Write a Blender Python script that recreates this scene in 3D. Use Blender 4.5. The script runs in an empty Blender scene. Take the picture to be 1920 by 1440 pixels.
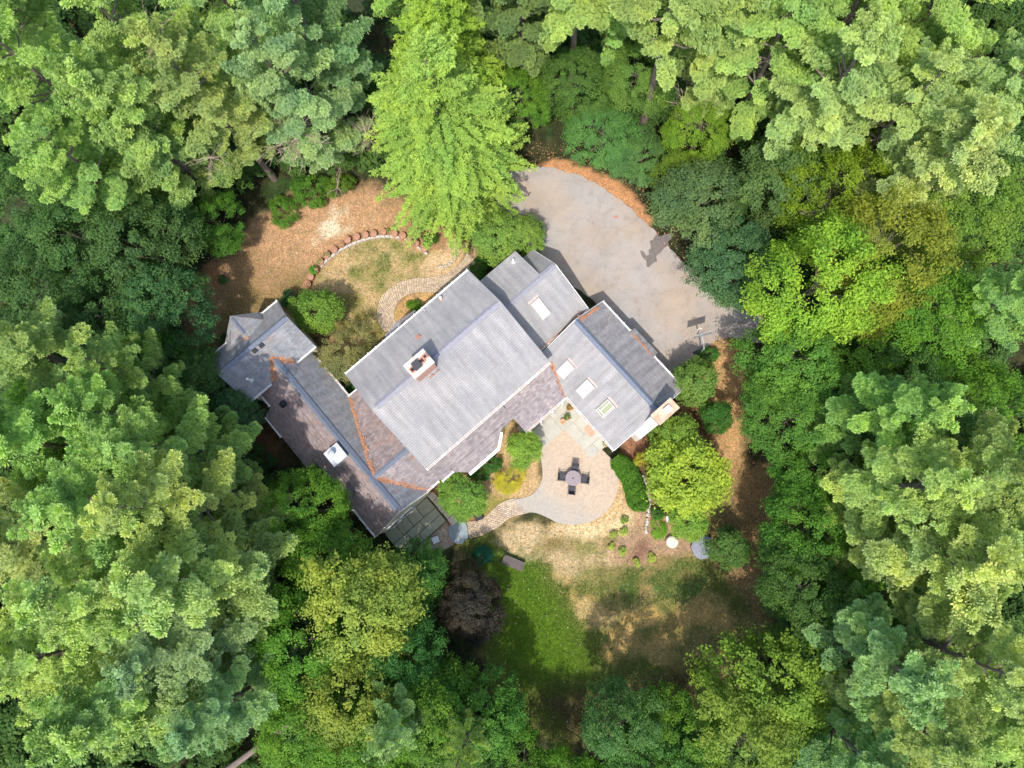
import bpy, bmesh, math, random
import numpy as np
from mathutils import Vector, Matrix
random.seed(7); RS = np.random.RandomState(7)
SC = bpy.context.scene; COL = SC.collection
# ------------------------------------------------------------ camera
FPX = 1330.0; CAMH = 58.0
_d = np.array([70.0, -210.0, -FPX]); _d /= np.linalg.norm(_d)
_z = -_d; _x = np.array([1.0, 0, 0]); _x -= _z * _x.dot(_z); _x /= np.linalg.norm(_x); _y = np.cross(_z, _x)
CM = np.array([_x, _y, _z])
def at(px, py, h=0.0):
    """world point at height h seen at pixel (px,py) of the 1920x1440 photograph"""
    r = CM @ np.array([px - 960.0, 720.0 - py, -FPX]); t = (h - CAMH) / r[2]
    return Vector((r[0] * t, r[1] * t, h))
def on_plane(px, py, p0, n):
    r = Vector(CM @ np.array([px - 960.0, 720.0 - py, -FPX])); c = Vector((0, 0, CAMH))
    t = (p0 - c).dot(n) / r.dot(n); return c + r * t
cam = bpy.data.cameras.new("camera"); cam.sensor_width = 36.0; cam.lens = 36.0 * FPX / 1920.0
cam.clip_end = 3000; cam.clip_start = 0.5
cob = bpy.data.objects.new("camera", cam); COL.objects.link(cob)
m4 = Matrix([list(CM[i]) + [0] for i in range(3)] + [[0, 0, 0, 1]]); m4.translation = Vector((0, 0, CAMH))
cob.matrix_world = m4; SC.camera = cob
# ------------------------------------------------------------ light
SUN_EL = math.radians(61); sdir = Vector((0.13, 1.0, 0)).normalized()      # light travels this way over the ground
W = bpy.data.worlds.new("World"); SC.world = W; W.use_nodes = True
nt = W.node_tree; sky = nt.nodes.new('ShaderNodeTexSky'); sky.sky_type = 'NISHITA'; sky.sun_disc = False
sky.sun_elevation = SUN_EL
sky.sun_rotation = math.atan2(-sdir.x, -sdir.y); sky.air_density = 1.0; sky.dust_density = 2.0
bg = nt.nodes['Background']; bg.inputs['Strength'].default_value = 0.15
nt.links.new(sky.outputs[0], bg.inputs[0])
sl = bpy.data.lights.new("sun", 'SUN'); sl.energy = 2.1; sl.angle = math.radians(0.6); sl.color = (1.0, 0.955, 0.88)
so = bpy.data.objects.new("sun", sl); COL.objects.link(so)
ldir = Vector((sdir.x * math.cos(SUN_EL), sdir.y * math.cos(SUN_EL), -math.sin(SUN_EL)))
so.rotation_euler = ldir.to_track_quat('-Z', 'Y').to_euler(); so.location = (0, -40, 80)
vs = SC.view_settings; vs.view_transform = 'Standard'; vs.look = 'None'; vs.gamma = 1; vs.exposure = 1.2; vs.use_curve_mapping = False
# ------------------------------------------------------------ helpers
def link(o): COL.objects.link(o); return o
def tag(o, label=None, cat=None, group=None, kind=None):
    if label: o['label'] = label
    if cat: o['category'] = cat
    if group: o['group'] = group
    if kind: o['kind'] = kind
    return o
def thing(name, label, cat, loc, group=None, rotz=0.0):
    o = link(bpy.data.objects.new(name, None)); o.location = loc; o.rotation_euler = (0, 0, rotz); o.empty_display_size = .3
    return tag(o, label, cat, group)
class MB:
    """collects polygons in world space, builds ONE mesh object"""
    def __init__(s): s.v = []; s.f = []; s.uv = {}
    def add(s, vs, fs, uvs=None):
        b = len(s.v); s.v += [Vector(p) for p in vs]
        for i, f in enumerate(fs):
            if uvs and uvs[i]: s.uv[len(s.f)] = uvs[i]
            s.f.append([b + k for k in f])
        return s
    def box(s, c, ax, ay, az):
        """centre and three half-axis vectors"""
        c = Vector(c); ax = Vector(ax); ay = Vector(ay); az = Vector(az)
        vs = [c + ax * i + ay * j + az * k for k in (-1, 1) for j in (-1, 1) for i in (-1, 1)]
        return s.add(vs, [(0, 2, 3, 1), (4, 5, 7, 6), (0, 1, 5, 4), (2, 6, 7, 3), (0, 4, 6, 2), (1, 3, 7, 5)])
    def bar(s, p, q, w, h, up=Vector((0, 0, 1))):
        p = Vector(p); q = Vector(q); d = (q - p); L = d.length; d.normalize()
        sd = d.cross(up); sd = sd.normalized() if sd.length > 1e-6 else Vector((1, 0, 0)); u = sd.cross(d)
        return s.box((p + q) / 2, d * L / 2, sd * w / 2, u * h / 2)
    def prism(s, poly, z0, z1):
        n = len(poly); vs = [(p[0], p[1], z0) for p in poly] + [(p[0], p[1], z1) for p in poly]
        return s.add(vs, [list(range(n))[::-1], list(range(n, 2 * n))] + [(i, (i + 1) % n, n + (i + 1) % n, n + i) for i in range(n)])
    def tube(s, pts, rad, n=6):
        pts = [Vector(p) for p in pts]; b = len(s.v)
        if not hasattr(rad, '__len__'): rad = [rad] * len(pts)
        for i, p in enumerate(pts):
            d = (pts[min(i + 1, len(pts) - 1)] - pts[max(i - 1, 0)]).normalized()
            a = d.cross(Vector((0.13, 0.31, 1)) if abs(d.z) < .95 else Vector((1, 0.1, 0))).normalized(); c = d.cross(a)
            for k in range(n):
                t = 2 * math.pi * k / n; s.v.append(p + (a * math.cos(t) + c * math.sin(t)) * rad[i])
        for i in range(len(pts) - 1):
            for k in range(n): s.f.append([b + i * n + k, b + i * n + (k + 1) % n, b + (i + 1) * n + (k + 1) % n, b + (i + 1) * n + k])
        s.f.append([b + k for k in range(n)][::-1]); s.f.append([b + (len(pts) - 1) * n + k for k in range(n)])
        return s
    def lathe(s, c, prof, n=16, jit=0):
        c = Vector(c); b = len(s.v); rs = random.Random(int(c.x * 100))
        for r, z in prof:
            for k in range(n):
                t = 2 * math.pi * k / n; s.v.append(c + Vector((r * math.cos(t), r * math.sin(t), z)))
        for i in range(len(prof) - 1):
            for k in range(n): s.f.append([b + i * n + k, b + i * n + (k + 1) % n, b + (i + 1) * n + (k + 1) % n, b + (i + 1) * n + k])
        s.f.append([b + k for k in range(n)][::-1]); s.f.append([b + (len(prof) - 1) * n + k for k in range(n)])
        return s
    def build(s, name, m, parent=None, smooth=False, recalc=True):
        me = bpy.data.meshes.new(name); O = parent.matrix_world.translation if parent and parent.type != 'EMPTY' else Vector((0, 0, 0))
        O = origin(parent) if parent else Vector((0, 0, 0))
        me.from_pydata([tuple(p - O) for p in s.v], [], s.f)
        if s.uv:
            ul = me.uv_layers.new(name='UVMap')
            for pi, p in enumerate(me.polygons):
                if pi in s.uv:
                    for k, li in enumerate(p.loop_indices): ul.data[li].uv = s.uv[pi][k]
        if recalc:
            bm = bmesh.new(); bm.from_mesh(me); bmesh.ops.recalc_face_normals(bm, faces=bm.faces); bm.to_mesh(me); bm.free()
        if smooth: me.shade_smooth()
        me.materials.append(m); o = link(bpy.data.objects.new(name, me))
        if parent: o.parent = parent
        return o
def origin(o):
    p = Vector((0, 0, 0))
    while o: p += o.location; o = o.parent
    return p
def arr_mesh(name, V, F, var=None, mat=None):
    """fast mesh from numpy arrays; F is (m,3) or (m,4); var = one float per face"""
    me = bpy.data.meshes.new(name); V = np.asarray(V, np.float32); F = np.asarray(F, np.int32); k = F.shape[1]
    me.vertices.add(len(V)); me.vertices.foreach_set('co', V.ravel())
    me.loops.add(F.size); me.loops.foreach_set('vertex_index', F.ravel())
    me.polygons.add(len(F)); me.polygons.foreach_set('loop_start', np.arange(0, F.size, k, dtype=np.int32))
    if var is not None:
        a = me.attributes.new('var', 'FLOAT', 'FACE'); a.data.foreach_set('value', np.asarray(var, np.float32))
    me.update(calc_edges=True)
    if mat: me.materials.append(mat)
    return me
# value noise in numpy
_perm = np.random.RandomState(3).rand(256, 256)
def vnoise(x, y, s=1.0, o=0):
    x = np.asarray(x) / s + 37.3 + o * 17.7; y = np.asarray(y) / s + 91.7 + o * 5.3
    xi = np.floor(x).astype(int); yi = np.floor(y).astype(int); fx = x - xi; fy = y - yi
    fx = fx * fx * (3 - 2 * fx); fy = fy * fy * (3 - 2 * fy)
    g = lambda a, b: _perm[a % 256, b % 256]
    return (g(xi, yi) * (1 - fx) + g(xi + 1, yi) * fx) * (1 - fy) + (g(xi, yi + 1) * (1 - fx) + g(xi + 1, yi + 1) * fx) * fy
def fbm(x, y, s=1.0, o=0, oct=4):
    a = 0; w = .5; t = 0
    for i in range(oct): a = a + w * vnoise(x, y, s, o + i * 3); t += w; w *= .55; s *= .5
    return a / t
# ------------------------------------------------------------ materials
def newmat(name):
    m = bpy.data.materials.new(name); m.use_nodes = True; t = m.node_tree; return m, t, t.nodes['Principled BSDF']
def N(t, typ, **kw):
    n = t.nodes.new(typ)
    for k, v in kw.items():
        if k in n.inputs.keys() if isinstance(k, str) else False: n.inputs[k].default_value = v
        else: setattr(n, k, v)
    return n
def ramp(t, fac, stops):
    r = t.nodes.new('ShaderNodeValToRGB'); e = r.color_ramp.elements
    while len(e) < len(stops): e.new(.5)
    for i, (p, c) in enumerate(stops): e[i].position = p; e[i].color = (*c, 1) if len(c) == 3 else c
    t.links.new(fac, r.inputs[0]); return r.outputs[0]
def noise(t, scale, detail=4, rough=.6, vec=None):
    n = t.nodes.new('ShaderNodeTexNoise'); n.inputs['Scale'].default_value = scale; n.inputs['Detail'].default_value = detail; n.inputs['Roughness'].default_value = rough
    if vec is None:
        g = t.nodes.new('ShaderNodeNewGeometry'); vec = g.outputs['Position']
    t.links.new(vec, n.inputs['Vector']); return n.outputs['Fac']
def mix(t, fac, a, b, mode='MIX'):
    n = t.nodes.new('ShaderNodeMix'); n.data_type = 'RGBA'; n.blend_type = mode
    for s, v in ((0, fac), (6, a), (7, b)):
        if hasattr(v, 'node'): t.links.new(v, n.inputs[s])
        elif s == 0: n.inputs[0].default_value = v
        else: n.inputs[s].default_value = (*v, 1)
    return n.outputs[2]
def bump(t, b, h, strength=.3, dist=.02):
    n = t.nodes.new('ShaderNodeBump'); n.inputs['Strength'].default_value = strength; n.inputs['Distance'].default_value = dist
    t.links.new(h, n.inputs['Height']); t.links.new(n.outputs[0], b.inputs['Normal'])
def mottled(name, c, amt=.25, scale=3.0, rough=.8, fine=25.0, metallic=0.0, spec=.3):
    m, t, b = newmat(name); lo = [x * (1 - amt) for x in c]; hi = [min(1, x * (1 + amt)) for x in c]
    n1 = noise(t, scale, 5, .65); n2 = noise(t, fine, 3, .6)
    c1 = ramp(t, n1, [(.3, lo), (.7, hi)]); c2 = ramp(t, n2, [(.25, (.8, .8, .8)), (.75, (1.15, 1.15, 1.15))])
    t.links.new(mix(t, 1.0, c1, c2, 'MULTIPLY'), b.inputs['Base Color']); b.inputs['Roughness'].default_value = rough
    b.inputs['Metallic'].default_value = metallic; b.inputs['Specular IOR Level'].default_value = spec
    bump(t, b, n2, .25, .01); return m
def shingles(name, c, debris, damt, tone=.18, streak=.25, dcol=None):
    m, t, b = newmat(name)
    uv = t.nodes.new('ShaderNodeUVMap'); uv.uv_map = 'UVMap'
    br = t.nodes.new('ShaderNodeTexBrick'); br.offset = .37; br.inputs['Scale'].default_value = 1.0
    br.inputs['Brick Width'].default_value = .31; br.inputs['Row Height'].default_value = .17; br.inputs['Mortar Size'].default_value = .013; br.inputs['Mortar Smooth'].default_value = .3
    br.inputs['Bias'].default_value = 0
    br.inputs['Color1'].default_value = (*[x * (1 - tone) for x in c], 1); br.inputs['Color2'].default_value = (*[x * (1 + tone) for x in c], 1)
    br.inputs['Mortar'].default_value = (*[x * .86 for x in c], 1)
    rw = t.nodes.new('ShaderNodeTexBrick'); rw.offset = 0; rw.inputs['Scale'].default_value = 1.0; rw.inputs['Brick Width'].default_value = 500; rw.inputs['Row Height'].default_value = .17; rw.inputs['Mortar Size'].default_value = .016
    rw.inputs['Color1'].default_value = rw.inputs['Color2'].default_value = (1, 1, 1, 1); rw.inputs['Mortar'].default_value = (.74, .74, .74, 1); t.links.new(uv.outputs[0], rw.inputs['Vector'])
    t.links.new(uv.outputs[0], br.inputs['Vector'])
    # weather streaks run down the slope
    mp = t.nodes.new('ShaderNodeMapping'); mp.inputs['Scale'].default_value = (1.6, .22, 1); t.links.new(uv.outputs[0], mp.inputs[0])
    st = noise(t, 1.4, 5, .6, mp.outputs[0]); big = noise(t, .45, 4, .6)
    f = ramp(t, st, [(.3, (1 - streak,) * 3), (.7, (1 + streak * .6,) * 3)]); g = ramp(t, big, [(.3, (.86, .87, .9)), (.7, (1.08, 1.06, 1.05))])
    col = mix(t, 1.0, mix(t, 1.0, mix(t, 1.0, br.outputs['Color'], rw.outputs['Color'], 'MULTIPLY'), f, 'MULTIPLY'), g, 'MULTIPLY')
    gr = noise(t, 60, 2, .7); col = mix(t, 1.0, col, ramp(t, gr, [(.3, (.8,) * 3), (.7, (1.2,) * 3)]), 'MULTIPLY')
    dn = noise(t, 1.1, 8, .78); dd = ramp(t, dn, [(.62 - damt, (0,) * 3), (.80 - damt * .8, (1,) * 3)])
    d2 = noise(t, 9, 4, .8); d2 = ramp(t, d2, [(.42, (0,) * 3), (.62, (1,) * 3)])
    col = mix(t, mix(t, 1.0, dd, d2, 'MULTIPLY'), col, debris)
    t.links.new(col, b.inputs['Base Color']); b.inputs['Roughness'].default_value = .88; b.inputs['Specular IOR Level'].default_value = .25
    h = mix(t, .5, rw.outputs['Fac'], gr); bump(t, b, h, .5, -.012)
    return m
def leafmat(name, trans=.35, hue=.02):
    """foliage: colour from the object, each leaf varies by the face attribute 'var'"""
    m, t, b = newmat(name); oi = t.nodes.new('ShaderNodeObjectInfo')
    a = t.nodes.new('ShaderNodeAttribute'); a.attribute_name = 'var'
    br = ramp(t, a.outputs['Fac'], [(0, (.58, .62, .6)), (.45, (.95, .98, .95)), (1, (1.55, 1.45, 1.2))])
    c = mix(t, 1.0, oi.outputs['Color'], br, 'MULTIPLY')
    n = noise(t, .35, 3, .6); c = mix(t, 1.0, c, ramp(t, n, [(.3, (.82, .92, .98)), (.7, (1.2, 1.08, .92))]), 'MULTIPLY')
    t.links.new(c, b.inputs['Base Color']); b.inputs['Roughness'].default_value = .6; b.inputs['Specular IOR Level'].default_value = .18
    tr = t.nodes.new('ShaderNodeBsdfTranslucent'); t.links.new(mix(t, 1.0, c, (1.25, 1.35, .6), 'MULTIPLY'), tr.inputs[0])
    ms = t.nodes.new('ShaderNodeMixShader'); ms.inputs[0].default_value = trans
    t.links.new(b.outputs[0], ms.inputs[1]); t.links.new(tr.outputs[0], ms.inputs[2]); t.links.new(ms.outputs[0], t.nodes['Material Output'].inputs[0])
    return m
MAT = {}
MAT['leaf'] = leafmat('leaf', .42); MAT['needle'] = leafmat('needle', .36)
MAT['bark'] = mottled('bark', (.16, .125, .10), .35, 6, .9)
MAT['deadwood'] = mottled('dead_wood', (.34, .26, .20), .3, 8, .9)
MAT['roof'] = shingles('roof_shingles', (.315, .303, .295), (.42, .31, .26), -.03, .05, .20)
MAT['roofNE'] = shingles('mottled_shingles', (.30, .285, .285), (.36, .27, .24), .0, .12, .34)
MAT['roofW'] = shingles('shade_blue_shingles', (.25, .258, .268), (.33, .19, .14), .135, .16, .26)  # bluish shade of the west wing put into the base; reddish debris is needles
MAT['roofR'] = shingles('brown_shingles', (.26, .212, .205), (.36, .19, .12), .13, .24, .2)
MAT['roofL'] = shingles('weathered_shingles', (.27, .235, .235), (.34, .28, .26), .02, .22, .15)
MAT['ridge'] = mottled('ridge_vent', (.25, .245, .275), .12, 4, .85)
MAT['ridgeW'] = mottled('ridge_vent_dark', (.15, .17, .215), .15, 4, .85)
MAT['white'] = mottled('white_paint', (.80, .78, .74), .05, 2, .5)
MAT['siding'] = mottled('cream_siding', (.62, .57, .42), .06, 2, .6)
MAT['brick'] = mottled('chimney_brick', (.42, .20, .14), .3, 10, .85)
MAT['cap'] = mottled('chimney_cap', (.62, .50, .42), .2, 4, .85)
MAT['metal'] = mottled('galvanised_metal', (.50, .51, .53), .12, 2, .5, metallic=.3)
MAT['black'] = mottled('black_plastic', (.03, .03, .035), .2, 4, .6)
MAT['dark_metal'] = mottled('dark_metal', (.05, .05, .055), .2, 8, .45)
MAT['orange_needles'] = mottled('pine_needle_litter', (.38, .185, .10), .5, 5, .95)
MAT['terracotta'] = mottled('terracotta', (.42, .19, .12), .25, 4, .9)
MAT['soil'] = mottled('potting_soil', (.36, .20, .13), .35, 9, .95)
MAT['stone'] = mottled('grey_stone', (.46, .43, .38), .2, 4, .9)
MAT['granite'] = mottled('weathered_granite', (.50, .44, .35), .25, 5, .9)
MAT['bluestone'] = mottled('bluestone', (.38, .365, .315), .12, 1.3, .8)
MAT['terrace_stone'] = mottled('mossy_terrace_stone', (.36, .35, .24), .15, 2, .85)
MAT['slate'] = mottled('blue_slate', (.24, .28, .29), .12, 2, .7)
MAT['paver'] = mottled('clay_paver', (.50, .39, .28), .25, 2.0, .9, 14)
MAT['asphalt_old'] = mottled('weathered_asphalt', (.315, .285, .26), .10, .35, .92, 18)
MAT['dark_brown'] = mottled('dark_brown_asphalt', (.155, .13, .12), .2, 3, .8)
MAT['glass'] = mottled('white_pane', (.86, .87, .88), .02, 2, .15, spec=.6)  # plain near-white pane
MAT['painted_reflection'] = mottled('painted_reflection_glass', (.26, .28, .15), .2, 1.5, .1, spec=.8)  # green of the mirrored trees is painted as base colour
MAT['window'] = mottled('dark_glass', (.025, .03, .04), .1, 1, .08, spec=.8)
MAT['sky'] = None
# rock with lichen for the round stone
# ------------------------------------------------------------ ground
def inpoly(X, Y, poly):
    """signed distance (positive inside), vectorised"""
    P = np.array([(p[0], p[1]) for p in poly]); d = np.full(X.shape, 1e9); ins = np.zeros(X.shape, bool)
    for i in range(len(P)):
        a = P[i]; b = P[(i + 1) % len(P)]; e = b - a; wx = X - a[0]; wy = Y - a[1]
        t = np.clip((wx * e[0] + wy * e[1]) / (e @ e + 1e-9), 0, 1); d = np.minimum(d, np.hypot(wx - t * e[0], wy - t * e[1]))
        c = ((a[1] > Y) != (b[1] > Y)) & (X < (b[0] - a[0]) * (Y - a[1]) / (b[1] - a[1] + 1e-12) + a[0]); ins ^= c
    return np.where(ins, d, -d)
def gp(*pts): return [at(x, y, 0) for x, y in pts]
gx = np.arange(-46, 44, .2); gy = np.arange(-30, 44, .2); GX, GY = np.meshgrid(gx, gy)
nA = fbm(GX, GY, 3.0, 1, 5); nB = fbm(GX, GY, 1.2, 5, 4); nC = fbm(GX, GY, .5, 9, 3); nD = fbm(GX, GY, 6, 13, 4)
C = np.zeros(GX.shape + (3,)); C[:] = (.042, .045, .022)
C += (nC[..., None] - .5) * np.array([.05, .04, .02]) + np.clip(nB[..., None] - .5, 0, 1) * np.array([-.02, .06, .0])
def zone(poly, col, soft=1.0, wob=1.6, mask=None, amt=1.0, px=True):
    global C
    P = gp(*poly) if px else poly
    s = inpoly(GX, GY, P) + (nB - .5) * wob + (nC - .5) * wob * .5
    w = np.clip(s / soft + .5, 0, 1) * amt
    if mask is not None: w = w * mask
    C = C * (1 - w[..., None]) + np.asarray(col) * w[..., None]
def sm(n, a, b): return np.clip((n - a) / (b - a), 0, 1)
# front yard: bare needle-covered earth
zone([(335, 570), (400, 500), (490, 410), (560, 370), (640, 345), (760, 370), (860, 440), (900, 520), (760, 640), (640, 680), (560, 600), (430, 640), (350, 660)], (.33, .205, .12), 1.5)
zone([(480, 420), (560, 385), (700, 350), (750, 400), (745, 430), (660, 440), (580, 490), (500, 500)], (.44, .265, .165), 2)
zone([(350, 600), (450, 530), (560, 520), (640, 560), (620, 640), (500, 600), (400, 680)], (.20, .15, .065), 2, mask=sm(nA, .35, .6))
zone([(570, 430), (640, 395), (660, 420), (600, 450)], (.66, .55, .46), 1.0, 1.5, mask=sm(nB, .35, .6))
zone([(330, 560), (400, 500), (420, 520), (360, 590)], (.46, .20, .11), .8)
# front lawn: straw with green
zone([(592, 515), (640, 462), (720, 440), (790, 470), (870, 480), (830, 520), (730, 545), (705, 600), (740, 650), (660, 690), (640, 590), (590, 560)], (.47, .34, .20), .7, .8)
zone([(592, 515), (640, 462), (720, 440), (790, 470), (870, 480), (830, 520), (730, 545), (705, 600), (740, 650), (660, 690), (640, 590), (590, 560)], (.22, .21, .08), .7, .8, mask=sm(nB, .36, .66))
zone([(560, 560), (640, 540), (700, 560), (720, 640), (660, 700), (600, 600)], (.19, .17, .055), 1.5, mask=sm(nB, .25, .6))
zone([(790, 500), (860, 450), (885, 480), (850, 510), (800, 530)], (.56, .40, .27), .8)
zone([(730, 600), (760, 555), (850, 540), (870, 555), (790, 600), (750, 620)], (.50, .31, .14), .4, .4)
# orange needle litter along the driveway edge
zone([(1010, 300), (1060, 303), (1130, 325), (1190, 362), (1225, 410), (1210, 440), (1100, 350), (1010, 330)], (.46, .235, .125), .5, .9)
# strip on the right
zone([(1300, 640), (1390, 625), (1400, 700), (1390, 790), (1400, 860), (1430, 930), (1350, 940), (1350, 860), (1300, 760)], (.48, .29, .15), 1.2)
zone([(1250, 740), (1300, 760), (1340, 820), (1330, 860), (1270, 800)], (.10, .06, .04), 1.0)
# mulch beds beside the house
zone([(1160, 820), (1240, 770), (1290, 760), (1310, 820), (1240, 880), (1180, 880)], (.24, .12, .08), .8, .6)
zone([(800, 900), (950, 780), (1010, 850), (1015, 940), (900, 1000), (830, 1000), (800, 960)], (.44, .30, .17), .8, .8)
zone([(830, 985), (900, 960), (920, 930), (960, 940), (900, 985), (870, 1010)], (.26, .22, .07), .8, .8)
zone([(825, 950), (880, 965), (905, 975), (860, 1000), (830, 990)], (.34, .15, .09), .5, .5)
# back yard
yard = [(860, 1010), (960, 990), (1080, 975), (1180, 900), (1330, 900), (1460, 870), (1530, 930), (1440, 1040), (1440, 1200), (1340, 1310), (1200, 1330), (1060, 1400), (930, 1290), (880, 1150)]
zone(yard, (.22, .17, .075), 1.5)
zone([(870, 1020), (960, 1010), (1180, 1080), (1380, 1040), (1420, 1150), (1320, 1260), (1180, 1300), (1050, 1370), (950, 1260), (900, 1130)], (.115, .125, .035), 2, mask=sm(nA, .25, .5))
zone([(885, 1010), (960, 1015), (1020, 1050), (1060, 1120), (1120, 1200), (1140, 1310), (1060, 1390), (950, 1300), (890, 1130)], (.09, .14, .02), 2.2, 1.2)
zone([(930, 1070), (1000, 1070), (1050, 1150), (1090, 1260), (1010, 1290), (950, 1200)], (.08, .15, .012), 2.2, 1.2)
zone([(1010, 1060), (1080, 1110), (1160, 1150), (1200, 1080), (1300, 1080), (1380, 1160), (1300, 1240), (1150, 1230), (1100, 1150)], (.44, .29, .12), 2.0, 3.0, mask=sm(nA, .42, .6))
zone([(1110, 1100), (1200, 1060), (1310, 1060), (1350, 1120), (1260, 1130), (1150, 1130)], (.09, .13, .04), 1.5, 2, mask=sm(nB, .3, .6))
zone([(1040, 1080), (1080, 1060), (1100, 1120), (1150, 1150), (1130, 1170), (1075, 1160)], (.40, .29, .14), .9, 1.6, mask=sm(nB, .3, .55))
zone([(1125, 1225), (1180, 1150), (1225, 1140), (1240, 1165), (1185, 1175), (1140, 1240)], (.50, .32, .12), .8, 1.0, mask=sm(nC, .2, .5))
zone([(930, 1000), (1000, 985), (1080, 985), (1160, 960), (1180, 1010), (1150, 1060), (1090, 1090), (1040, 1060), (960, 1030)], (.47, .35, .23), .9, 1.6, mask=sm(nB, .3, .55))
zone([(1060, 1010), (1110, 1000), (1130, 1040), (1080, 1040)], (.22, .20, .08), .8, 1.5)
zone([(1070, 1090), (1100, 1060), (1160, 1080), (1120, 1120)], (.20, .19, .07), .8, 1.5)
zone([(1380, 870), (1500, 900), (1440, 1020), (1420, 1150), (1350, 1060)], (.24, .15, .08), 1.5)
zone([(990, 1300), (1080, 1280), (1180, 1290), (1320, 1240), (1300, 1340), (1060, 1400)], (.06, .05, .022), 2)  # tree shade at the lawn's bottom end, put into the ground colour
# flower bed of reddish mulch
zone([(1165, 950), (1210, 955), (1280, 995), (1300, 1030), (1240, 1045), (1200, 1060), (1150, 1050), (1150, 1000)], (.36, .235, .17), .8, .9)
zone([(1195, 1015), (1215, 1010), (1220, 1030), (1200, 1050), (1180, 1055)], (.22, .12, .09), .5, .4)
zone([(1145, 880), (1165, 870), (1175, 930), (1180, 965), (1140, 985), (1100, 1000), (1120, 960), (1155, 930)], (.55, .38, .23), .5, .6)
zone([(1020, 985), (1140, 975), (1190, 960), (1170, 1000), (1110, 1010), (1040, 1000)], (.60, .45, .29), .6, .8)
# dark strip west of the house
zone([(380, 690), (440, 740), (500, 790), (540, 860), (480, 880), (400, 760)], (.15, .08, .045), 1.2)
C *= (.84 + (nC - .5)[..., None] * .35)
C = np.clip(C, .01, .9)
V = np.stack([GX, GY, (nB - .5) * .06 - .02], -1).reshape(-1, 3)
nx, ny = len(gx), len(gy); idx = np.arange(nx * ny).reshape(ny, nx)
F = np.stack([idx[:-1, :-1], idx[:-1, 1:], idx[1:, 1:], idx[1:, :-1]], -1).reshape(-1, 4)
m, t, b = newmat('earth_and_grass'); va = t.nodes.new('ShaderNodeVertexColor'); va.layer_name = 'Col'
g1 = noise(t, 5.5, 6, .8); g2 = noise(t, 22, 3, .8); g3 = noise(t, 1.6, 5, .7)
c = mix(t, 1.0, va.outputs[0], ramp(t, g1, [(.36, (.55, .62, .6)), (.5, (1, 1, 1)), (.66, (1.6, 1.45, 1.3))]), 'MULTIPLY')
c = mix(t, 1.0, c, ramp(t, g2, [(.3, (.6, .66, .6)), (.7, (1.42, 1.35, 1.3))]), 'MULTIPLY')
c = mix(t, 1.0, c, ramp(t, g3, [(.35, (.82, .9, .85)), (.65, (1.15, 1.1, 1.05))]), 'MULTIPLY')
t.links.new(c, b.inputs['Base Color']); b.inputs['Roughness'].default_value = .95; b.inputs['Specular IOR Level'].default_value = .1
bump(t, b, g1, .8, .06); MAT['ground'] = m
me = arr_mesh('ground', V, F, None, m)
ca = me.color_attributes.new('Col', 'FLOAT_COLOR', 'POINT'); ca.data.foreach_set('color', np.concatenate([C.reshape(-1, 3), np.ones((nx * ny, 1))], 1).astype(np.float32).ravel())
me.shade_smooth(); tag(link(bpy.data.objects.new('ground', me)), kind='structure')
MB().add([(-600, -600, -.12), (600, -600, -.12), (600, 600, -.12), (-600, 600, -.12)], [(0, 1, 2, 3)]).build('forest_floor', mottled('forest_floor', (.035, .045, .018), .5, .4, .95)); bpy.data.objects['forest_floor']['kind'] = 'structure'
def smooth_poly(pts, it=2, closed=True):
    for _ in range(it):
        q = []
        n = len(pts)
        for i in range(n if closed else n - 1):
            a = pts[i]; b = pts[(i + 1) % n]; q += [a * .75 + b * .25, a * .25 + b * .75]
        if not closed: q = [pts[0]] + q + [pts[-1]]
        pts = q
    return pts
# driveway
drv = gp((1015, 312), (1050, 318), (1090, 330), (1130, 350), (1175, 384), (1205, 412), (1240, 450), (1300, 512), (1360, 570), (1440, 600), (1560, 640), (1560, 690), (1420, 640), (1360, 630), (1300, 668), (1270, 700), (1240, 700), (1150, 600), (1060, 520), (1000, 500), (1005, 470), (960, 440), (900, 330))
drv = smooth_poly(drv, 1)
_q = []
for _a, _b in zip(drv, drv[1:] + drv[:1]):
    _n = max(1, int((_b - _a).length / .25))
    for _k in range(_n):
        _p = _a.lerp(_b, _k / _n); _q.append(_p + Vector((float(vnoise(_p.x, _p.y, .6, 1)) - .5, float(vnoise(_p.x, _p.y, .6, 4)) - .5, 0)) * .32)
drv = _q
d = MB().prism(drv, -.1, .045).build('driveway', MAT['asphalt_old']); tag(d, kind='structure')
m_, t_, b_ = MAT['asphalt_old'], MAT['asphalt_old'].node_tree, MAT['asphalt_old'].node_tree.nodes['Principled BSDF']
old = b_.inputs['Base Color'].links[0].from_socket
tn = noise(t_, .22, 5, .6); sp_ = noise(t_, 3.0, 8, .85)
cc = mix(t_, 1.0, old, ramp(t_, tn, [(.35, (1.10, .98, .86)), (.62, (.97, .99, 1.03))]), 'MULTIPLY')
cc = mix(t_, 1.0, cc, ramp(t_, sp_, [(.30, (.78, .76, .74)), (.40, (1, 1, 1))]), 'MULTIPLY'); vo = t_.nodes.new('ShaderNodeTexVoronoi'); vo.feature = 'DISTANCE_TO_EDGE'; vo.inputs['Scale'].default_value = .16; gq = t_.nodes.new('ShaderNodeNewGeometry'); wv = t_.nodes.new('ShaderNodeVectorMath'); wv.operation = 'ADD'
nz = t_.nodes.new('ShaderNodeTexNoise'); nz.inputs['Scale'].default_value = .8; nz.inputs['Detail'].default_value = 6; t_.links.new(gq.outputs['Position'], nz.inputs['Vector']); sc3 = t_.nodes.new('ShaderNodeVectorMath'); sc3.operation = 'SCALE'; sc3.inputs['Scale'].default_value = 2.2; t_.links.new(nz.outputs['Color'], sc3.inputs[0])
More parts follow.
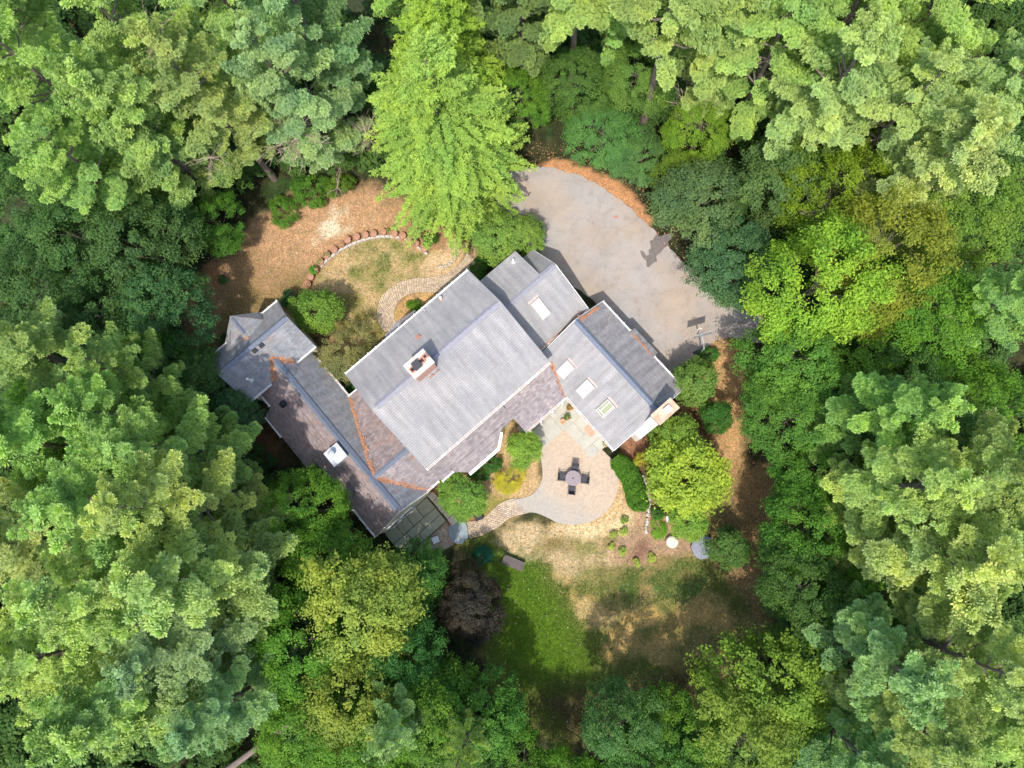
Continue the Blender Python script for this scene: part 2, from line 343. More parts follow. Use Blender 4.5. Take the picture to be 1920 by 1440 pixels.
t_.links.new(gq.outputs['Position'], wv.inputs[0]); t_.links.new(sc3.outputs[0], wv.inputs[1]); t_.links.new(wv.outputs[0], vo.inputs['Vector'])
cc = mix(t_, 1.0, cc, ramp(t_, vo.outputs['Distance'], [(.0, (.88, .875, .87)), (.005, (.94, .94, .94)), (.012, (1, 1, 1))]), 'MULTIPLY')
cc = mix(t_, 1.0, cc, ramp(t_, noise(t_, 1.1, 7, .75), [(.34, (.84, .83, .82)), (.46, (1, 1, 1)), (.7, (1.07, 1.06, 1.05))]), 'MULTIPLY')
t_.links.new(cc, b_.inputs['Base Color'])
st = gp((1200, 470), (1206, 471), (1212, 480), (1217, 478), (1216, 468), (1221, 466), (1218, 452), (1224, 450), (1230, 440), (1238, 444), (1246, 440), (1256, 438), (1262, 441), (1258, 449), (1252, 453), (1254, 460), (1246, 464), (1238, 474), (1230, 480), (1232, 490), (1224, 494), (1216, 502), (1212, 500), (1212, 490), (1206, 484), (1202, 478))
MB().prism(st, .03, .049).build('dark_patch', MAT['dark_brown'], d)  # jagged darker brown sheet just above the asphalt
# curbs of litter + small things on the drive
# patio
pat = gp((1040, 800), (1058, 778), (1150, 862), (1158, 880), (1160, 905), (1156, 930), (1142, 955), (1118, 975), (1080, 985), (1048, 982), (1022, 968), (1000, 960), (985, 962), (975, 964), (960, 965), (945, 970), (935, 950), (955, 938), (975, 935), (995, 930), (1010, 915), (1018, 895), (1016, 870), (1012, 850), (1014, 830))
pat = smooth_poly(pat, 1)
m, t, b = newmat('patio_pavers'); geo = t.nodes.new('ShaderNodeNewGeometry')
mp = t.nodes.new('ShaderNodeMapping'); mp.inputs['Rotation'].default_value = (0, 0, math.radians(-41)); t.links.new(geo.outputs['Position'], mp.inputs[0])
br = t.nodes.new('ShaderNodeTexBrick'); br.inputs['Scale'].default_value = 1; br.inputs['Brick Width'].default_value = .22; br.inputs['Row Height'].default_value = .12; br.inputs['Mortar Size'].default_value = .008
br.inputs['Color1'].default_value = (.455, .36, .27, 1); br.inputs['Color2'].default_value = (.38, .30, .225, 1); br.inputs['Mortar'].default_value = (.38, .29, .21, 1)
t.links.new(mp.outputs[0], br.inputs['Vector'])
pc = at(1120, 860); dx = t.nodes.new('ShaderNodeVectorMath'); dx.operation = 'DISTANCE'; dx.inputs[1].default_value = (pc.x, pc.y, .05); t.links.new(geo.outputs['Position'], dx.inputs[0])
nn = noise(t, .55, 5, .6); ad = t.nodes.new('ShaderNodeMath'); ad.operation = 'MULTIPLY_ADD'; t.links.new(nn, ad.inputs[0]); ad.inputs[1].default_value = 5.0; t.links.new(dx.outputs['Value'], ad.inputs[2])
sc_ = t.nodes.new('ShaderNodeMath'); sc_.operation = 'MULTIPLY'; sc_.inputs[1].default_value = .1; t.links.new(ad.outputs[0], sc_.inputs[0])
f = ramp(t, sc_.outputs[0], [(.62, (0, 0, 0)), (.82, (1, 1, 1))])
c = mix(t, f, br.outputs['Color'], mix(t, .8, br.outputs['Color'], (.33, .305, .27)))
c = mix(t, 1.0, c, ramp(t, noise(t, 7, 4, .7), [(.3, (.85, .85, .85)), (.7, (1.13, 1.12, 1.1))]), 'MULTIPLY')
t.links.new(c, b.inputs['Base Color']); b.inputs['Roughness'].default_value = .9; MAT['patio'] = m
patio = tag(MB().prism(pat, -.1, .05).build('patio', m), kind='structure')
# brick paths: real pavers laid along a curve, joined (each is about 4 pixels long)
def path(name, left, right, parent=None, pm=None):
    L = smooth_poly(gp(*left), 3, False); R = smooth_poly(gp(*right), 3, False)
    def resamp(P, n):
        P = np.array([(p.x, p.y) for p in P]); s = np.r_[0, np.cumsum(np.hypot(*np.diff(P, axis=0).T))]; q = np.linspace(0, s[-1], n)
        return np.stack([np.interp(q, s, P[:, 0]), np.interp(q, s, P[:, 1])], 1), s[-1]
    _, l1 = resamp(L, 5); _, l2 = resamp(R, 5); n = int((l1 + l2) / 2 / .21); A, _ = resamp(L, n + 1); B, _ = resamp(R, n + 1)
    bed = MB().prism([Vector((*a, 0)) for a in A] + [Vector((*a, 0)) for a in B[::-1]], -.1, .035).build(name, mottled(name + '_joint_sand', (.36, .28, .19), .2, 3, .95)); tag(bed, kind='structure')
    w = np.hypot(*(A[n // 2] - B[n // 2])); rows = max(4, int(w / .125)); Vs = []; Fs = []; var = []
    for i in range(n):
        for j in range(rows):
            o = .5 if j % 2 else 0; i0 = (i + o) / n; i1 = (i + o + 1) / n
            if i1 > 1: continue
            def q(s, r):
                k = s * n; k0 = min(int(k), n - 1); fr = k - k0; a = A[k0] * (1 - fr) + A[k0 + 1] * fr; b2 = B[k0] * (1 - fr) + B[k0 + 1] * fr; return a * (1 - r) + b2 * r
            e = .06 / n * 1.0; r0 = (j + .07) / rows; r1 = (j + .93) / rows; z = .05 + RS.rand() * .012; b0 = len(Vs)
            cs = [q(i0 + e, r0), q(i1 - e, r0), q(i1 - e, r1), q(i0 + e, r1)]
            Vs += [(c_[0], c_[1], .02) for c_ in cs] + [(c_[0], c_[1], z) for c_ in cs]
            Fs += [(b0 + 4, b0 + 5, b0 + 6, b0 + 7)] + [(b0 + k, b0 + (k + 1) % 4, b0 + 4 + (k + 1) % 4, b0 + 4 + k) for k in range(4)]; var += [RS.rand()] * 5
    me = arr_mesh('paver', Vs, Fs, var, pm); o = link(bpy.data.objects.new('paver', me)); o.parent = bed; o['kind'] = 'stuff'; return bed
m, t, b = newmat('pavers'); a = t.nodes.new('ShaderNodeAttribute'); a.attribute_name = 'var'
c = ramp(t, a.outputs['Fac'], [(0, (.36, .27, .20)), (.5, (.50, .39, .28)), (1, (.60, .48, .36))]); c = mix(t, 1, c, ramp(t, noise(t, 1.5, 5, .7), [(.3, (.8, .82, .85)), (.7, (1.15, 1.1, 1.0))]), 'MULTIPLY')
t.links.new(c, b.inputs['Base Color']); b.inputs['Roughness'].default_value = .9; MAT['pavers'] = m
path('front_path', [(876, 474), (868, 490), (845, 512), (810, 521), (770, 521), (735, 535), (710, 562), (706, 590), (712, 612), (722, 622)],
     [(893, 492), (882, 508), (862, 536), (825, 550), (785, 547), (760, 553), (742, 570), (738, 590), (742, 605), (752, 615)], None, MAT['pavers'])
path('back_path', [(875, 978), (900, 975), (918, 962), (930, 948), (948, 938), (962, 934)],
     [(880, 1010), (905, 1004), (935, 988), (955, 970), (975, 965), (990, 962)], None, MAT['pavers'])
path('terrace_landing', [(770, 1000), (800, 975), (818, 955), (842, 985), (848, 1000)], [(790, 1045), (815, 1035), (835, 1030), (850, 1022), (852, 1015)], None, MAT['pavers'])
# ------------------------------------------------------------ house
HU = Vector((0.7555, 0.6552, 0)); HV = Vector((.6552, -.7555, 0)); UP = Vector((0, 0, 1))
def hp(u, v, z=0.0): return HU * u + HV * v + UP * z
def uvof(p): return p.dot(HU), p.dot(HV)
house = thing('house', 'large rambling house with grey shingle roofs and cream siding in a forest clearing', 'house', hp(0, -10, 0))
def roof_plane(name, pts, mat, parent, th=.14):
    """pts: (u,v,z) corners, first two along the eave"""
    P = [hp(*p) for p in pts]; n = (P[1] - P[0]).cross(P[2] - P[0]).normalized()
    if n.z < 0: n = -n
    hz = n.cross(UP).normalized(); sl_ = hz.cross(n); k = len(P); D = n * th
    b_ = MB(); uv = lambda p: (p.dot(hz), p.dot(sl_))
    b_.add(P + [p - D for p in P], [list(range(k))], [[uv(p) for p in P]])
    b_.f.append(list(range(k, 2 * k))[::-1]); b_.uv[1] = [uv(p) for p in P][::-1]
    for i in range(k):
        j = (i + 1) % k; b_.uv[len(b_.f)] = [(0, 0)] * 4; b_.f.append([i, j, k + j, k + i])
    o = b_.build(name, mat, parent); o['n'] = 0; del o['n']
    return o, P[0], n
def ridge(p, q, w, dz1, dz2, mat, parent, side=None):
    """raised ridge vent following both slopes; dz = drop per metre on each side"""
    p = hp(*p); q = hp(*q); d = (q - p).normalized(); s = d.cross(UP).normalized(); z = UP * .05
    a = lambda x, k, dz: x + s * (k * w) - UP * (dz * w) + z
    vs = [a(p, -1, dz1), p + z * 1.6, a(p, 1, dz2), a(q, -1, dz1), q + z * 1.6, a(q, 1, dz2)]
    vs2 = [v - UP * .07 for v in vs]
    return MB().add(vs + vs2, [(0, 1, 4, 3), (1, 2, 5, 4), (6, 9, 10, 7), (7, 10, 11, 8), (0, 3, 9, 6), (2, 8, 11, 5), (0, 6, 7, 1), (1, 7, 8, 2), (3, 4, 10, 9), (4, 5, 11, 10)]).build('ridge_cap', mat, parent)
def gutter(p, q, out, parent, litter=True):
    """white U channel along an eave; out = direction away from the roof"""
    p = hp(*p); q = hp(*q); out = Vector(out).normalized(); d = (q - p).normalized(); w = .10; L = (q - p).length
    b_ = MB(); mid = (p + q) / 2
    b_.box(mid + out * .012 - UP * .08, d * L / 2, out * .012, UP * .07)
    b_.box(mid + out * (w + .012) - UP * .07, d * L / 2, out * .014, UP * .075)
    b_.box(mid + out * (w / 2 + .012) - UP * .15, d * L / 2, out * (w / 2), UP * .008)
    o = b_.build('gutter', MAT['white'], parent); n = max(2, int(L / .75)); h = MB()
    for i in range(n + 1): h.box(p + d * (L * i / n if 0 < i < n else (.03 if i == 0 else L - .03)) + out * .07 + UP * .012, d * .018, out * .12, UP * .012)
    h.build('gutter_hanger', MAT['white'], parent)['kind'] = 'stuff'
    if litter:
        r = MB(); k = int(L / .6)
        for i in range(k):
            if random.random() < .62:
                c_ = p + d * (L * (i + .5) / k) + out * .07 - UP * .09; r.box(c_, d * .3, out * .05, UP * .035)
        if r.f: r.build('gutter_litter', MAT['orange_needles'], parent)['kind'] = 'stuff'
    return o
def rake(p, q, parent, w=.1, h=.2, mat='white'):
    return MB().bar(hp(*p) - UP * .08, hp(*q) - UP * .08, w, h).build('rake_board', MAT[mat], parent)
def wall(name, poly, z0, ztops, parent, mat='siding'):
    """vertical wall faces through uv points with individual top heights (thick 0.2)"""
    b_ = MB(); n = len(poly)
    vs = [hp(u, v, z0) for u, v in poly] + [hp(u, v, z) for (u, v), z in zip(poly, ztops)]
    b_.add(vs, [list(range(n))[::-1], list(range(n, 2 * n))] + [(i, (i + 1) % n, n + (i + 1) % n, n + i) for i in range(n)])
    return b_.build(name, MAT[mat], parent)
def gable_walls(u0, u1, v0, v1, axis, rp, zr, ze0, ze1, z0=-.2):
    """solid body under a gable; axis 'u' = ridge runs along u at v=rp"""
    b_ = MB()
    if axis == 'u':
        A = [hp(u, v, z) for u in (u0, u1) for v, z in ((v0, z0), (v1, z0), (v1, ze1), (rp, zr), (v0, ze0))]
    else:
        A = [hp(u, v, z) for v in (v0, v1) for u, z in ((u0, z0), (u1, z0), (u1, ze1), (rp, zr), (u0, ze0))]
    b_.add(A, [(0, 1, 2, 3, 4), (9, 8, 7, 6, 5)] + [(i, (i + 1) % 5, 5 + (i + 1) % 5, 5 + i) for i in range(5)])
    return b_.build('wall', MAT['siding'], house)
def lerp(a, b, t): return tuple(x + (y - x) * t for x, y in zip(a, b))
# --- main two-storey block
Mu0, Mu1 = -5.56, 6.56; RV = -12.9; MZ = 8.0; MN, MNz = -16.75, 6.3; MS, MSz = -7.4, 5.75
r1, P1, n1 = roof_plane('roof', [(Mu0, MS, MSz), (Mu1, MS, MSz), (Mu1, RV, MZ), (Mu0, RV, MZ)], MAT['roof'], house)
r2, P2, n2 = roof_plane('roof', [(Mu1, MN, MNz), (Mu0, MN, MNz), (Mu0, RV, MZ), (Mu1, RV, MZ)], MAT['roof'], house)
sN = (MZ - MNz) / (RV - MN); sS = (MZ - MSz) / (MS - RV)
ridge((Mu0 + .35, RV, MZ), (-1.85, RV, MZ), .26, sN, sS, MAT['ridge'], r1); ridge((.2, RV, MZ), (Mu1 - .25, RV, MZ), .26, sN, sS, MAT['ridge'], r1)
gutter((Mu0, MS, MSz), (Mu1, MS, MSz), HV, r1); gutter((Mu0, MN, MNz), (Mu1, MN, MNz), -HV, r2, False)
for u in (Mu0 - .02, Mu1 + .02):
    rake((u, MS, MSz), (u, RV, MZ), r1, .03, .12, 'ridge'); rake((u, MN, MNz), (u, RV, MZ), r2, .03, .12, 'ridge')
gable_walls(Mu0 + .3, Mu1 - .3, MN + .4, MS - .1, 'u', RV, MZ - .2, MNz + .0, MSz - .08)
# upper wall band with soffit under the south-east eave
# --- entry wing (east), ridge along u
Ev, Ez = -12.85, 5.6; Eu0, Eu1 = 6.0, 11.95; ES, ESz = -8.95, 3.6; EN, ENz = -15.6, 3.2
r3, P3, n3 = roof_plane('roof', [(Eu0, ES, ESz), (Eu1, ES, ESz), (Eu1, Ev, Ez), (Eu0, Ev, Ez)], MAT['roof'], house)
r4, P4, n4 = roof_plane('roof', [(Eu1, EN, ENz), (Eu0, EN, ENz), (Eu0, Ev, Ez), (Eu1, Ev, Ez)], MAT['roof'], house)
r5, P5, n5 = roof_plane('dormer_roof', [(10.55, -16.0, 4.7), (6.2, -16.0, 4.7), (6.2, Ev - .1, Ez + .03), (10.55, Ev - .1, Ez + .03)], MAT['roof'], house)
wall('dormer_wall', [(6.3, -15.8), (10.4, -15.8), (10.4, -12.9), (6.3, -12.9)], 2.5, [4.6, 4.6, Ez - .2, Ez - .2], house)
ridge((6.7, Ev, Ez), (Eu1 - .1, Ev, Ez), .26, .3, .7, MAT['ridge'], r3)
gutter((6.9, ES, ESz), (Eu1, ES, ESz), HV, r3)
rake((Eu1 + .02, ES, ESz), (Eu1 + .02, Ev, Ez), r3, .035, .14); rake((Eu1 + .02, EN, ENz), (Eu1 + .02, Ev, Ez), r4, .035, .14)
gable_walls(6.3, Eu1 - .25, EN + .25, ES - .3, 'u', Ev, Ez - .2, ENz + .0, ESz + .05)
# --- garage wing, ridge along v
Gr, Gz = 10.28, 5.2; G0, G0z = 6.04, 3.2; G1, G1z = 13.2, 3.3; Gv0, Gv1 = -8.65, .65
r6, P6, n6 = roof_plane('roof', [(G0, Gv0, G0z), (G0, Gv1, G0z), (Gr, Gv1, Gz), (Gr, Gv0, Gz)], MAT['roof'], house)
r7, P7, n7 = roof_plane('roof', [(G1, Gv1, G1z), (G1, Gv0, G1z), (Gr, Gv0, Gz), (Gr, Gv1, Gz)], MAT['roofNE'], house)
ridge((Gr, Gv0 + .1, Gz), (Gr, Gv1 - .1, Gz), .24, .65, .47, MAT['ridgeW'], r6)
gutter((G0, -4.8, G0z), (G0, Gv1, G0z), -HU, r6); gutter((G1, Gv0, G1z), (G1, -5.45, G1z), HU, r7, False); gutter((G1, -2.7, G1z), (G1, Gv1, G1z), HU, r7, False)
for v in (Gv0 - .02, Gv1 + .02):
    rake((G0, v, G0z), (Gr, v, Gz), r6, .035, .14); rake((G1, v, G1z), (Gr, v, Gz), r7, .035, .14)
gable_walls(G0 + .3, G1 - .3, Gv0 + .3, Gv1 - .25, 'v', Gr, Gz - .2, G0z, G1z)
bay, _, _ = roof_plane('roof', [(13.72, -2.75, 3.05), (13.72, -5.4, 3.05), (12.9, -5.4, 3.53), (12.9, -2.75, 3.53)], MAT['roofNE'], house)
wall('bay_wall', [(12.9, -5.3), (13.65, -5.3), (13.65, -2.85), (12.9, -2.85)], -.1, [2.7] * 4, house)
# --- link roof
r8, P8, n8 = roof_plane('roof', [(1.85, -4.87, 3.1), (6.9, -4.87, 3.1), (6.9, -7.6, 3.6), (1.85, -7.6, 3.6)], MAT['roofL'], house)
gutter((1.85, -4.87, 3.1), (5.95, -4.87, 3.1), HV, r8)
for u in (2.2, 3.3, 4.5, 5.5):
    MB().box(hp(u, -4.72, 1.4), HU * .07, HV * .07, UP * 1.45).build('porch_post', MAT['white'], house)
wall('wall', [(1.9, -7.95), (6.4, -7.95), (6.4, -5.9), (1.9, -5.9)], -.1, [3.4, 3.4, 3.0, 3.0], house)
# --- lean-to over the rooms under the main south-east eave, with a bay
r9, P9, n9 = roof_plane('roof', [(-5.5, -6.3, 3.1), (1.84, -6.3, 3.1), (1.84, -7.6, 3.9), (-5.5, -7.6, 3.9)], MAT['roofL'], house)
r9b, _, _ = roof_plane('bay_roof', [(-3.5, -5.42, 2.78), (-.62, -5.42, 2.78), (.35, -6.15, 3.12), (1.15, -6.45, 3.30), (-4.4, -6.45, 3.30), (-4.3, -6.15, 3.16)], MAT['roofL'], house)
wall('bay_wall', [(-4.2, -7.6), (-4.2, -6.4), (-3.4, -5.7), (-.7, -5.7), (.2, -6.3), (1.3, -6.5), (1.3, -7.6)], -.1, [2.9, 2.9, 2.65, 2.65, 2.9, 3.0, 3.0], house)
wall('wall', [(-5.3, -7.95), (1.4, -7.95), (1.4, -6.55), (-5.3, -6.55)], -.1, [3.8, 3.8, 3.05, 3.05], house)
MB().box(hp(-2.06, -5.30, 2.72), HU * 1.52, HV * .12, UP * .06).build('gutter', MAT['white'], r9b)
MB().bar(hp(-.55, -5.32, 2.72), hp(.45, -6.1, 2.95), .2, .1).build('gutter', MAT['white'], r9b)
gutter((-5.5, -6.3, 3.1), (-4.35, -6.3, 3.1), HV, r9, False)
# --- west wing long block, ridge along v
Wr, Wz = -9.18, 5.2; W1, W1z = -6.88, 2.9; W0, W0z = -12.1, 2.9; Wv1 = -6.42
sW = (Wz - W0z) / (Wr - W0)
r10, P10, n10 = roof_plane('roof', [(W1, Wv1, W1z), (W1, -22.2, W1z), (Wr, -22.2, Wz), (Wr, Wv1, Wz)], MAT['roofW'], house)
r11, P11, n11 = roof_plane('roof', [(W0, -22.2, W0z), (W0, Wv1, W0z), (Wr, Wv1, Wz), (Wr, -22.2, Wz)], MAT['roofR'], house)
z13 = Wz - sW * (13.1 - 9.18) + .03
r11b, _, _ = roof_plane('roof', [(-13.1, -19.75, z13), (-13.1, -14.2, z13), (-10.2, -14.2, Wz - sW * 1.02 + .03), (-10.2, -19.95, Wz - sW * 1.02 + .03)], MAT['roofR'], house)
ridge((Wr, -21.75, Wz), (Wr, Wv1 - .2, Wz), .27, sW, 1.0, MAT['ridgeW'], r11)
gutter((W1, -20.4, W1z), (W1, -16.35, W1z), HU, r10); gutter((W0, -20.9, W0z), (W0, -19.9, W0z), -HU, r11, False); gutter((W0, -9.2, W0z), (W0, Wv1, W0z), -HU, r11, False)
gutter((-13.1, -19.7, z13), (-13.1, -17.6, z13), -HU, r11b, False)
rake((W1, Wv1 + .02, W1z), (Wr, Wv1 + .02, Wz), r10, .03, .12); rake((W0, Wv1 + .02, W0z), (Wr, Wv1 + .02, Wz), r11, .03, .12)
gable_walls(W0 + .3, W1 - .1, -20.6, Wv1 - .005, 'v', Wr, Wz - .2, W0z, W1z)
wall('wall', [(-12.9, -19.4), (-11.9, -19.4), (-11.9, -14.4), (-12.9, -14.4)], -.1, [1.9, 2.3, 2.3, 1.9], house)
# --- cross gable joining it to the main block
r12, P12, n12 = roof_plane('roof', [(-6.9, -6.5, 2.9), (-5.25, -6.5, 2.9), (-5.25, -9.6, 5.1), (-9.1, -9.6, 5.1)], MAT['roofL'], house)
r13, P13, n13 = roof_plane('roof', [(-5.25, -16.3, 2.93), (-6.9, -16.3, 2.93), (-9.1, -9.6, 5.1), (-5.25, -9.6, 5.1)], MAT['roofR'], house)
ridge((-8.9, -9.6, 5.1), (-5.75, -9.6, 5.1), .2, .32, .7, MAT['ridgeW'], r12)
gutter((-6.95, -6.5, 2.9), (-5.7, -6.5, 2.9), HV, r12); rake((-6.9, -16.32, 2.93), (-5.5, -16.32, 2.93), r13)
wall('wall', [(-7.2, -16.0), (-5.4, -16.0), (-5.4, -6.85), (-7.2, -6.85)], -.1, [2.8] * 4, house)
# --- far west cross block, ridge along u
Xr, Xz = -23.25, 6.4; XN, XNz = -25.7, 4.2; XS, XSz = -20.8, 4.2; X0, X1 = -12.9, -6.2
r14, P14, n14 = roof_plane('roof', [(X0, XS, XSz), (X1, XS, XSz), (X1, Xr, Xz), (X0, Xr, Xz)], MAT['roofW'], house)
r15, P15, n15 = roof_plane('roof', [(X1, XN, XNz), (X0, XN, XNz), (X0, Xr, Xz), (X1, Xr, Xz)], MAT['roofW'], house)
ridge((X0 + .6, Xr, Xz), (X1 - .1, Xr, Xz), .25, .90, .90, MAT['ridgeW'], r14)
gutter((-8.1, XS, XSz), (X1, XS, XSz), HV, r14, False); gutter((X0, XS, XSz), (X0 + 2.2, XS, XSz), HV, r14, False)
gutter((X1, XN, XNz), (-7.86, XN, XNz), -HV, r15, False); gutter((X0, XN, XNz), (-11.33, XN, XNz), -HV, r15, False)
gable_walls(X0 + .3, X1 - .3, XN + .3, XS - .3, 'u', Xr, Xz - .2, XNz, XSz)
for u in (X0 - .02, X1 + .02):
    rake((u, XS, XSz), (u, Xr, Xz), r14, .04, .1, 'ridgeW'); rake((u, XN, XNz), (u, Xr, Xz), r15, .04, .1, 'ridgeW')
# small gable on its north-west side
r16, _, _ = roof_plane('bay_roof', [(-7.86, -25.97, 4.2), (-7.86, -24.9, 4.9), (-9.6, -24.3, 5.45), (-9.6, -26.7, 5.4)][::-1], MAT['roofW'], house)
r17, _, _ = roof_plane('bay_roof', [(-11.33, -25.97, 4.2), (-11.33, -24.9, 4.9), (-9.6, -24.3, 5.45), (-9.6, -26.7, 5.4)], MAT['roofW'], house)
ridge((-9.6, -26.5, 5.4), (-9.6, -24.8, 5.45), .15, .6, .6, MAT['ridgeW'], r16)
wall('bay_wall', [(-11.1, -25.4), (-11.1, -25.9), (-9.6, -26.4), (-8.1, -25.9), (-8.1, -25.4)], -.1, [4.1, 4.1, 5.2, 4.1, 4.1], house)
# --- front portico with small gable roof
q = {k: uvof(at(*p)) for k, p in dict(r=(772, 586, 3.0), m=(746, 601, 3.5), l=(722, 620, 3.0)).items()}
um = q['m'][0]; vm = q['m'][1]
rp1, _, _ = roof_plane('portico_roof', [(um, vm, 3.5), (um, -16.3, 3.5), (um + 1.6, -16.3, 2.9), (um + 1.6, vm + .05, 2.9)][::-1], MAT['roofL'], house)
rp2, _, _ = roof_plane('portico_roof', [(um, vm, 3.5), (um, -16.3, 3.5), (um - 1.6, -16.3, 2.9), (um - 1.6, vm + .05, 2.9)], MAT['roofW'], house)
for s in (-1.35, 1.35): MB().box(hp(um + s, vm + .35, 1.4), HU * .08, HV * .08, UP * 1.4).build('porch_post', MAT['white'], house)
MB().box(hp(um, vm + .2, 2.85), HU * 1.45, HV * .05, UP * .1).build('porch_beam', MAT['white'], house)
for k in range(3):
    MB().box(hp(um - 2.4 + .0, vm + .55 - k * .32, .42 - k * .14), HU * 1.0, HV * .17, UP * .07).build('step', MAT['granite'], house)
# --- things standing up from the roofs
def roofbox(px, py, P, n, a, b_, h, mat, name, parent, up=None, sub=None):
    c = on_plane(px, py, P, n); hz = n.cross(UP).normalized(); s = hz.cross(n)
    return MB().box(c + n * (h / 2 - .03), hz * a / 2, s * b_ / 2, n * (h / 2 + .03)).build(name, MAT[mat], parent), c, hz, s
roofbox(785, 632, P2, n2, .3, .26, .12, 'brick', 'roof_vent', r2); roofbox(477, 657, P14, n14, .34, .34, .15, 'black', 'roof_vent', r14)
roofbox(490, 647, P14, n14, .34, .34, .15, 'black', 'roof_vent', r14); roofbox(535, 756, P11, n11, .42, .42, .42, 'black', 'roof_vent', r11)
roofbox(796, 582, P2, n2, .14, .1, .12, 'metal', 'roof_vent', r2)
def pipe(px, py, P, n, par, r=.08, h=.5, mat='white'):
    c = on_plane(px, py, P, n); MB().tube([c - UP * .1, c + UP * h], r, 12).build('vent_pipe', MAT[mat], par)
    MB().lathe(c - n * .03, [(.2, -.02), (.2, .05), (.1, .1)], 12).build('pipe_flashing', MAT['orange_needles'] if r > .09 else MAT['metal'], par)
pipe(827, 561, P2, n2, r2, .10, .45); pipe(471, 713, P14, n14, r14, .09, .75); pipe(963, 491, P5, n5, r5, .07, .55)
def skylight(px, py, P, n, w, l, par, mat, label=None, grid=False):
    c = on_plane(px, py, P, n); hz = n.cross(UP).normalized(); s = hz.cross(n)
    f = MB()
    for k in (-1, 1):
        f.box(c + hz * k * (w / 2 + .04) + n * .07, hz * .05, s * (l / 2 + .09), n * .1); f.box(c + s * k * (l / 2 + .04) + n * .068, hz * (w / 2), s * .05, n * .1)
    fo = f.build('skylight', MAT['stone_frame'], house)
    MB().box(c + n * .09, hz * w / 2, s * l / 2, n * .03).build('pane', MAT[mat], fo)
    if grid:
        g = MB(); g.box(c + hz * w * .22 + n * .13, hz * .02, s * l / 2, n * .02); g.box(c - hz * w * .38 + n * .13, hz * .02, s * l / 2, n * .02); g.box(c - s * l * .36 + n * .128, hz * w / 2, s * .03, n * .02)
        g.build('glazing_bar', MAT['white'], fo)
    fl = MB(); fl.box(c + s * (l / 2 + .2) + n * .012, hz * (w / 2 + .15), s * .1, n * .02); fl.build('flashing', MAT['terracotta_dust'], fo)
    if label: fo['label'] = label
MAT['stone_frame'] = mottled('skylight_frame', (.40, .38, .36), .1, 3, .6); MAT['terracotta_dust'] = mottled('litter_on_flashing', (.46, .36, .32), .2, 4, .9)
skylight(1013, 579, P3, n3, .70, 1.45, r3, 'glass'); skylight(1061, 693, P6, n6, .72, 1.15, r6, 'glass')
skylight(1098, 729, P6, n6, .72, 1.15, r6, 'glass'); skylight(1136, 766, P6, n6, .72, 1.15, r6, 'painted_reflection', 'skylight with reflected tree green painted into its glass', True)
# main chimney
def chimney(u0, u1, v0, v1, z0, z1):
    c = MB().box(hp((u0 + u1) / 2, (v0 + v1) / 2, (z0 + z1) / 2), HU * (u1 - u0) / 2, HV * (v1 - v0) / 2, UP * (z1 - z0) / 2).build('chimney', MAT['brickwall'], house)
    return c
m, t, b = newmat('brick_courses'); geo = t.nodes.new('ShaderNodeNewGeometry'); sx = t.nodes.new('ShaderNodeSeparateXYZ'); t.links.new(geo.outputs['Position'], sx.inputs[0])
ax = t.nodes.new('ShaderNodeVectorMath'); ax.operation = 'DOT_PRODUCT'; ax.inputs[1].default_value = (HU.x + HV.x, HU.y + HV.y, 0); t.links.new(geo.outputs['Position'], ax.inputs[0])
cb = t.nodes.new('ShaderNodeCombineXYZ'); t.links.new(ax.outputs['Value'], cb.inputs[0]); t.links.new(sx.outputs[2], cb.inputs[1])
br = t.nodes.new('ShaderNodeTexBrick'); br.inputs['Scale'].default_value = 1; br.inputs['Brick Width'].default_value = .2; br.inputs['Row Height'].default_value = .075; br.inputs['Mortar Size'].default_value = .008
br.inputs['Color1'].default_value = (.50, .22, .15, 1); br.inputs['Color2'].default_value = (.38, .17, .12, 1); br.inputs['Mortar'].default_value = (.5, .42, .36, 1); t.links.new(cb.outputs[0], br.inputs['Vector'])
t.links.new(br.outputs['Color'], b.inputs['Base Color']); b.inputs['Roughness'].default_value = .9; MAT['brickwall'] = m
ch = chimney(-1.68, -.02, -13.36, -12.24, 7.3, 9.55)
MB().box(hp(-.85, -12.8, 9.62), HU * .92, HV * .65, UP * .07).build('chimney_cap', MAT['cap'], ch)
def flue(u, v, z, r=.17, h=.16, mat='brick'):
    f = MB()
    for k in (-1, 1):
        f.box(hp(u + k * r, v, z + h / 2), HU * .035, HV * (r + .035), UP * h / 2); f.box(hp(u, v + k * r, z + h / 2), HU * (r - .035), HV * .035, UP * h / 2)
    o = f.build('flue', MAT[mat], ch); MB().box(hp(u, v, z + .02), HU * (r - .04), HV * (r - .04), UP * .01).build('flue_shaft', MAT['black'], ch); return o
flue(-1.42, -12.75, 9.69); flue(-.55, -12.82, 9.69); flue(-.18, -12.9, 9.69, .14)
MB().box(hp(-1.02, -12.8, 9.86), HU * .28, HV * .3, UP * .17).build('flue_cover', MAT['metal_dark'] if 'metal_dark' in MAT else MAT['dark_metal'], ch)
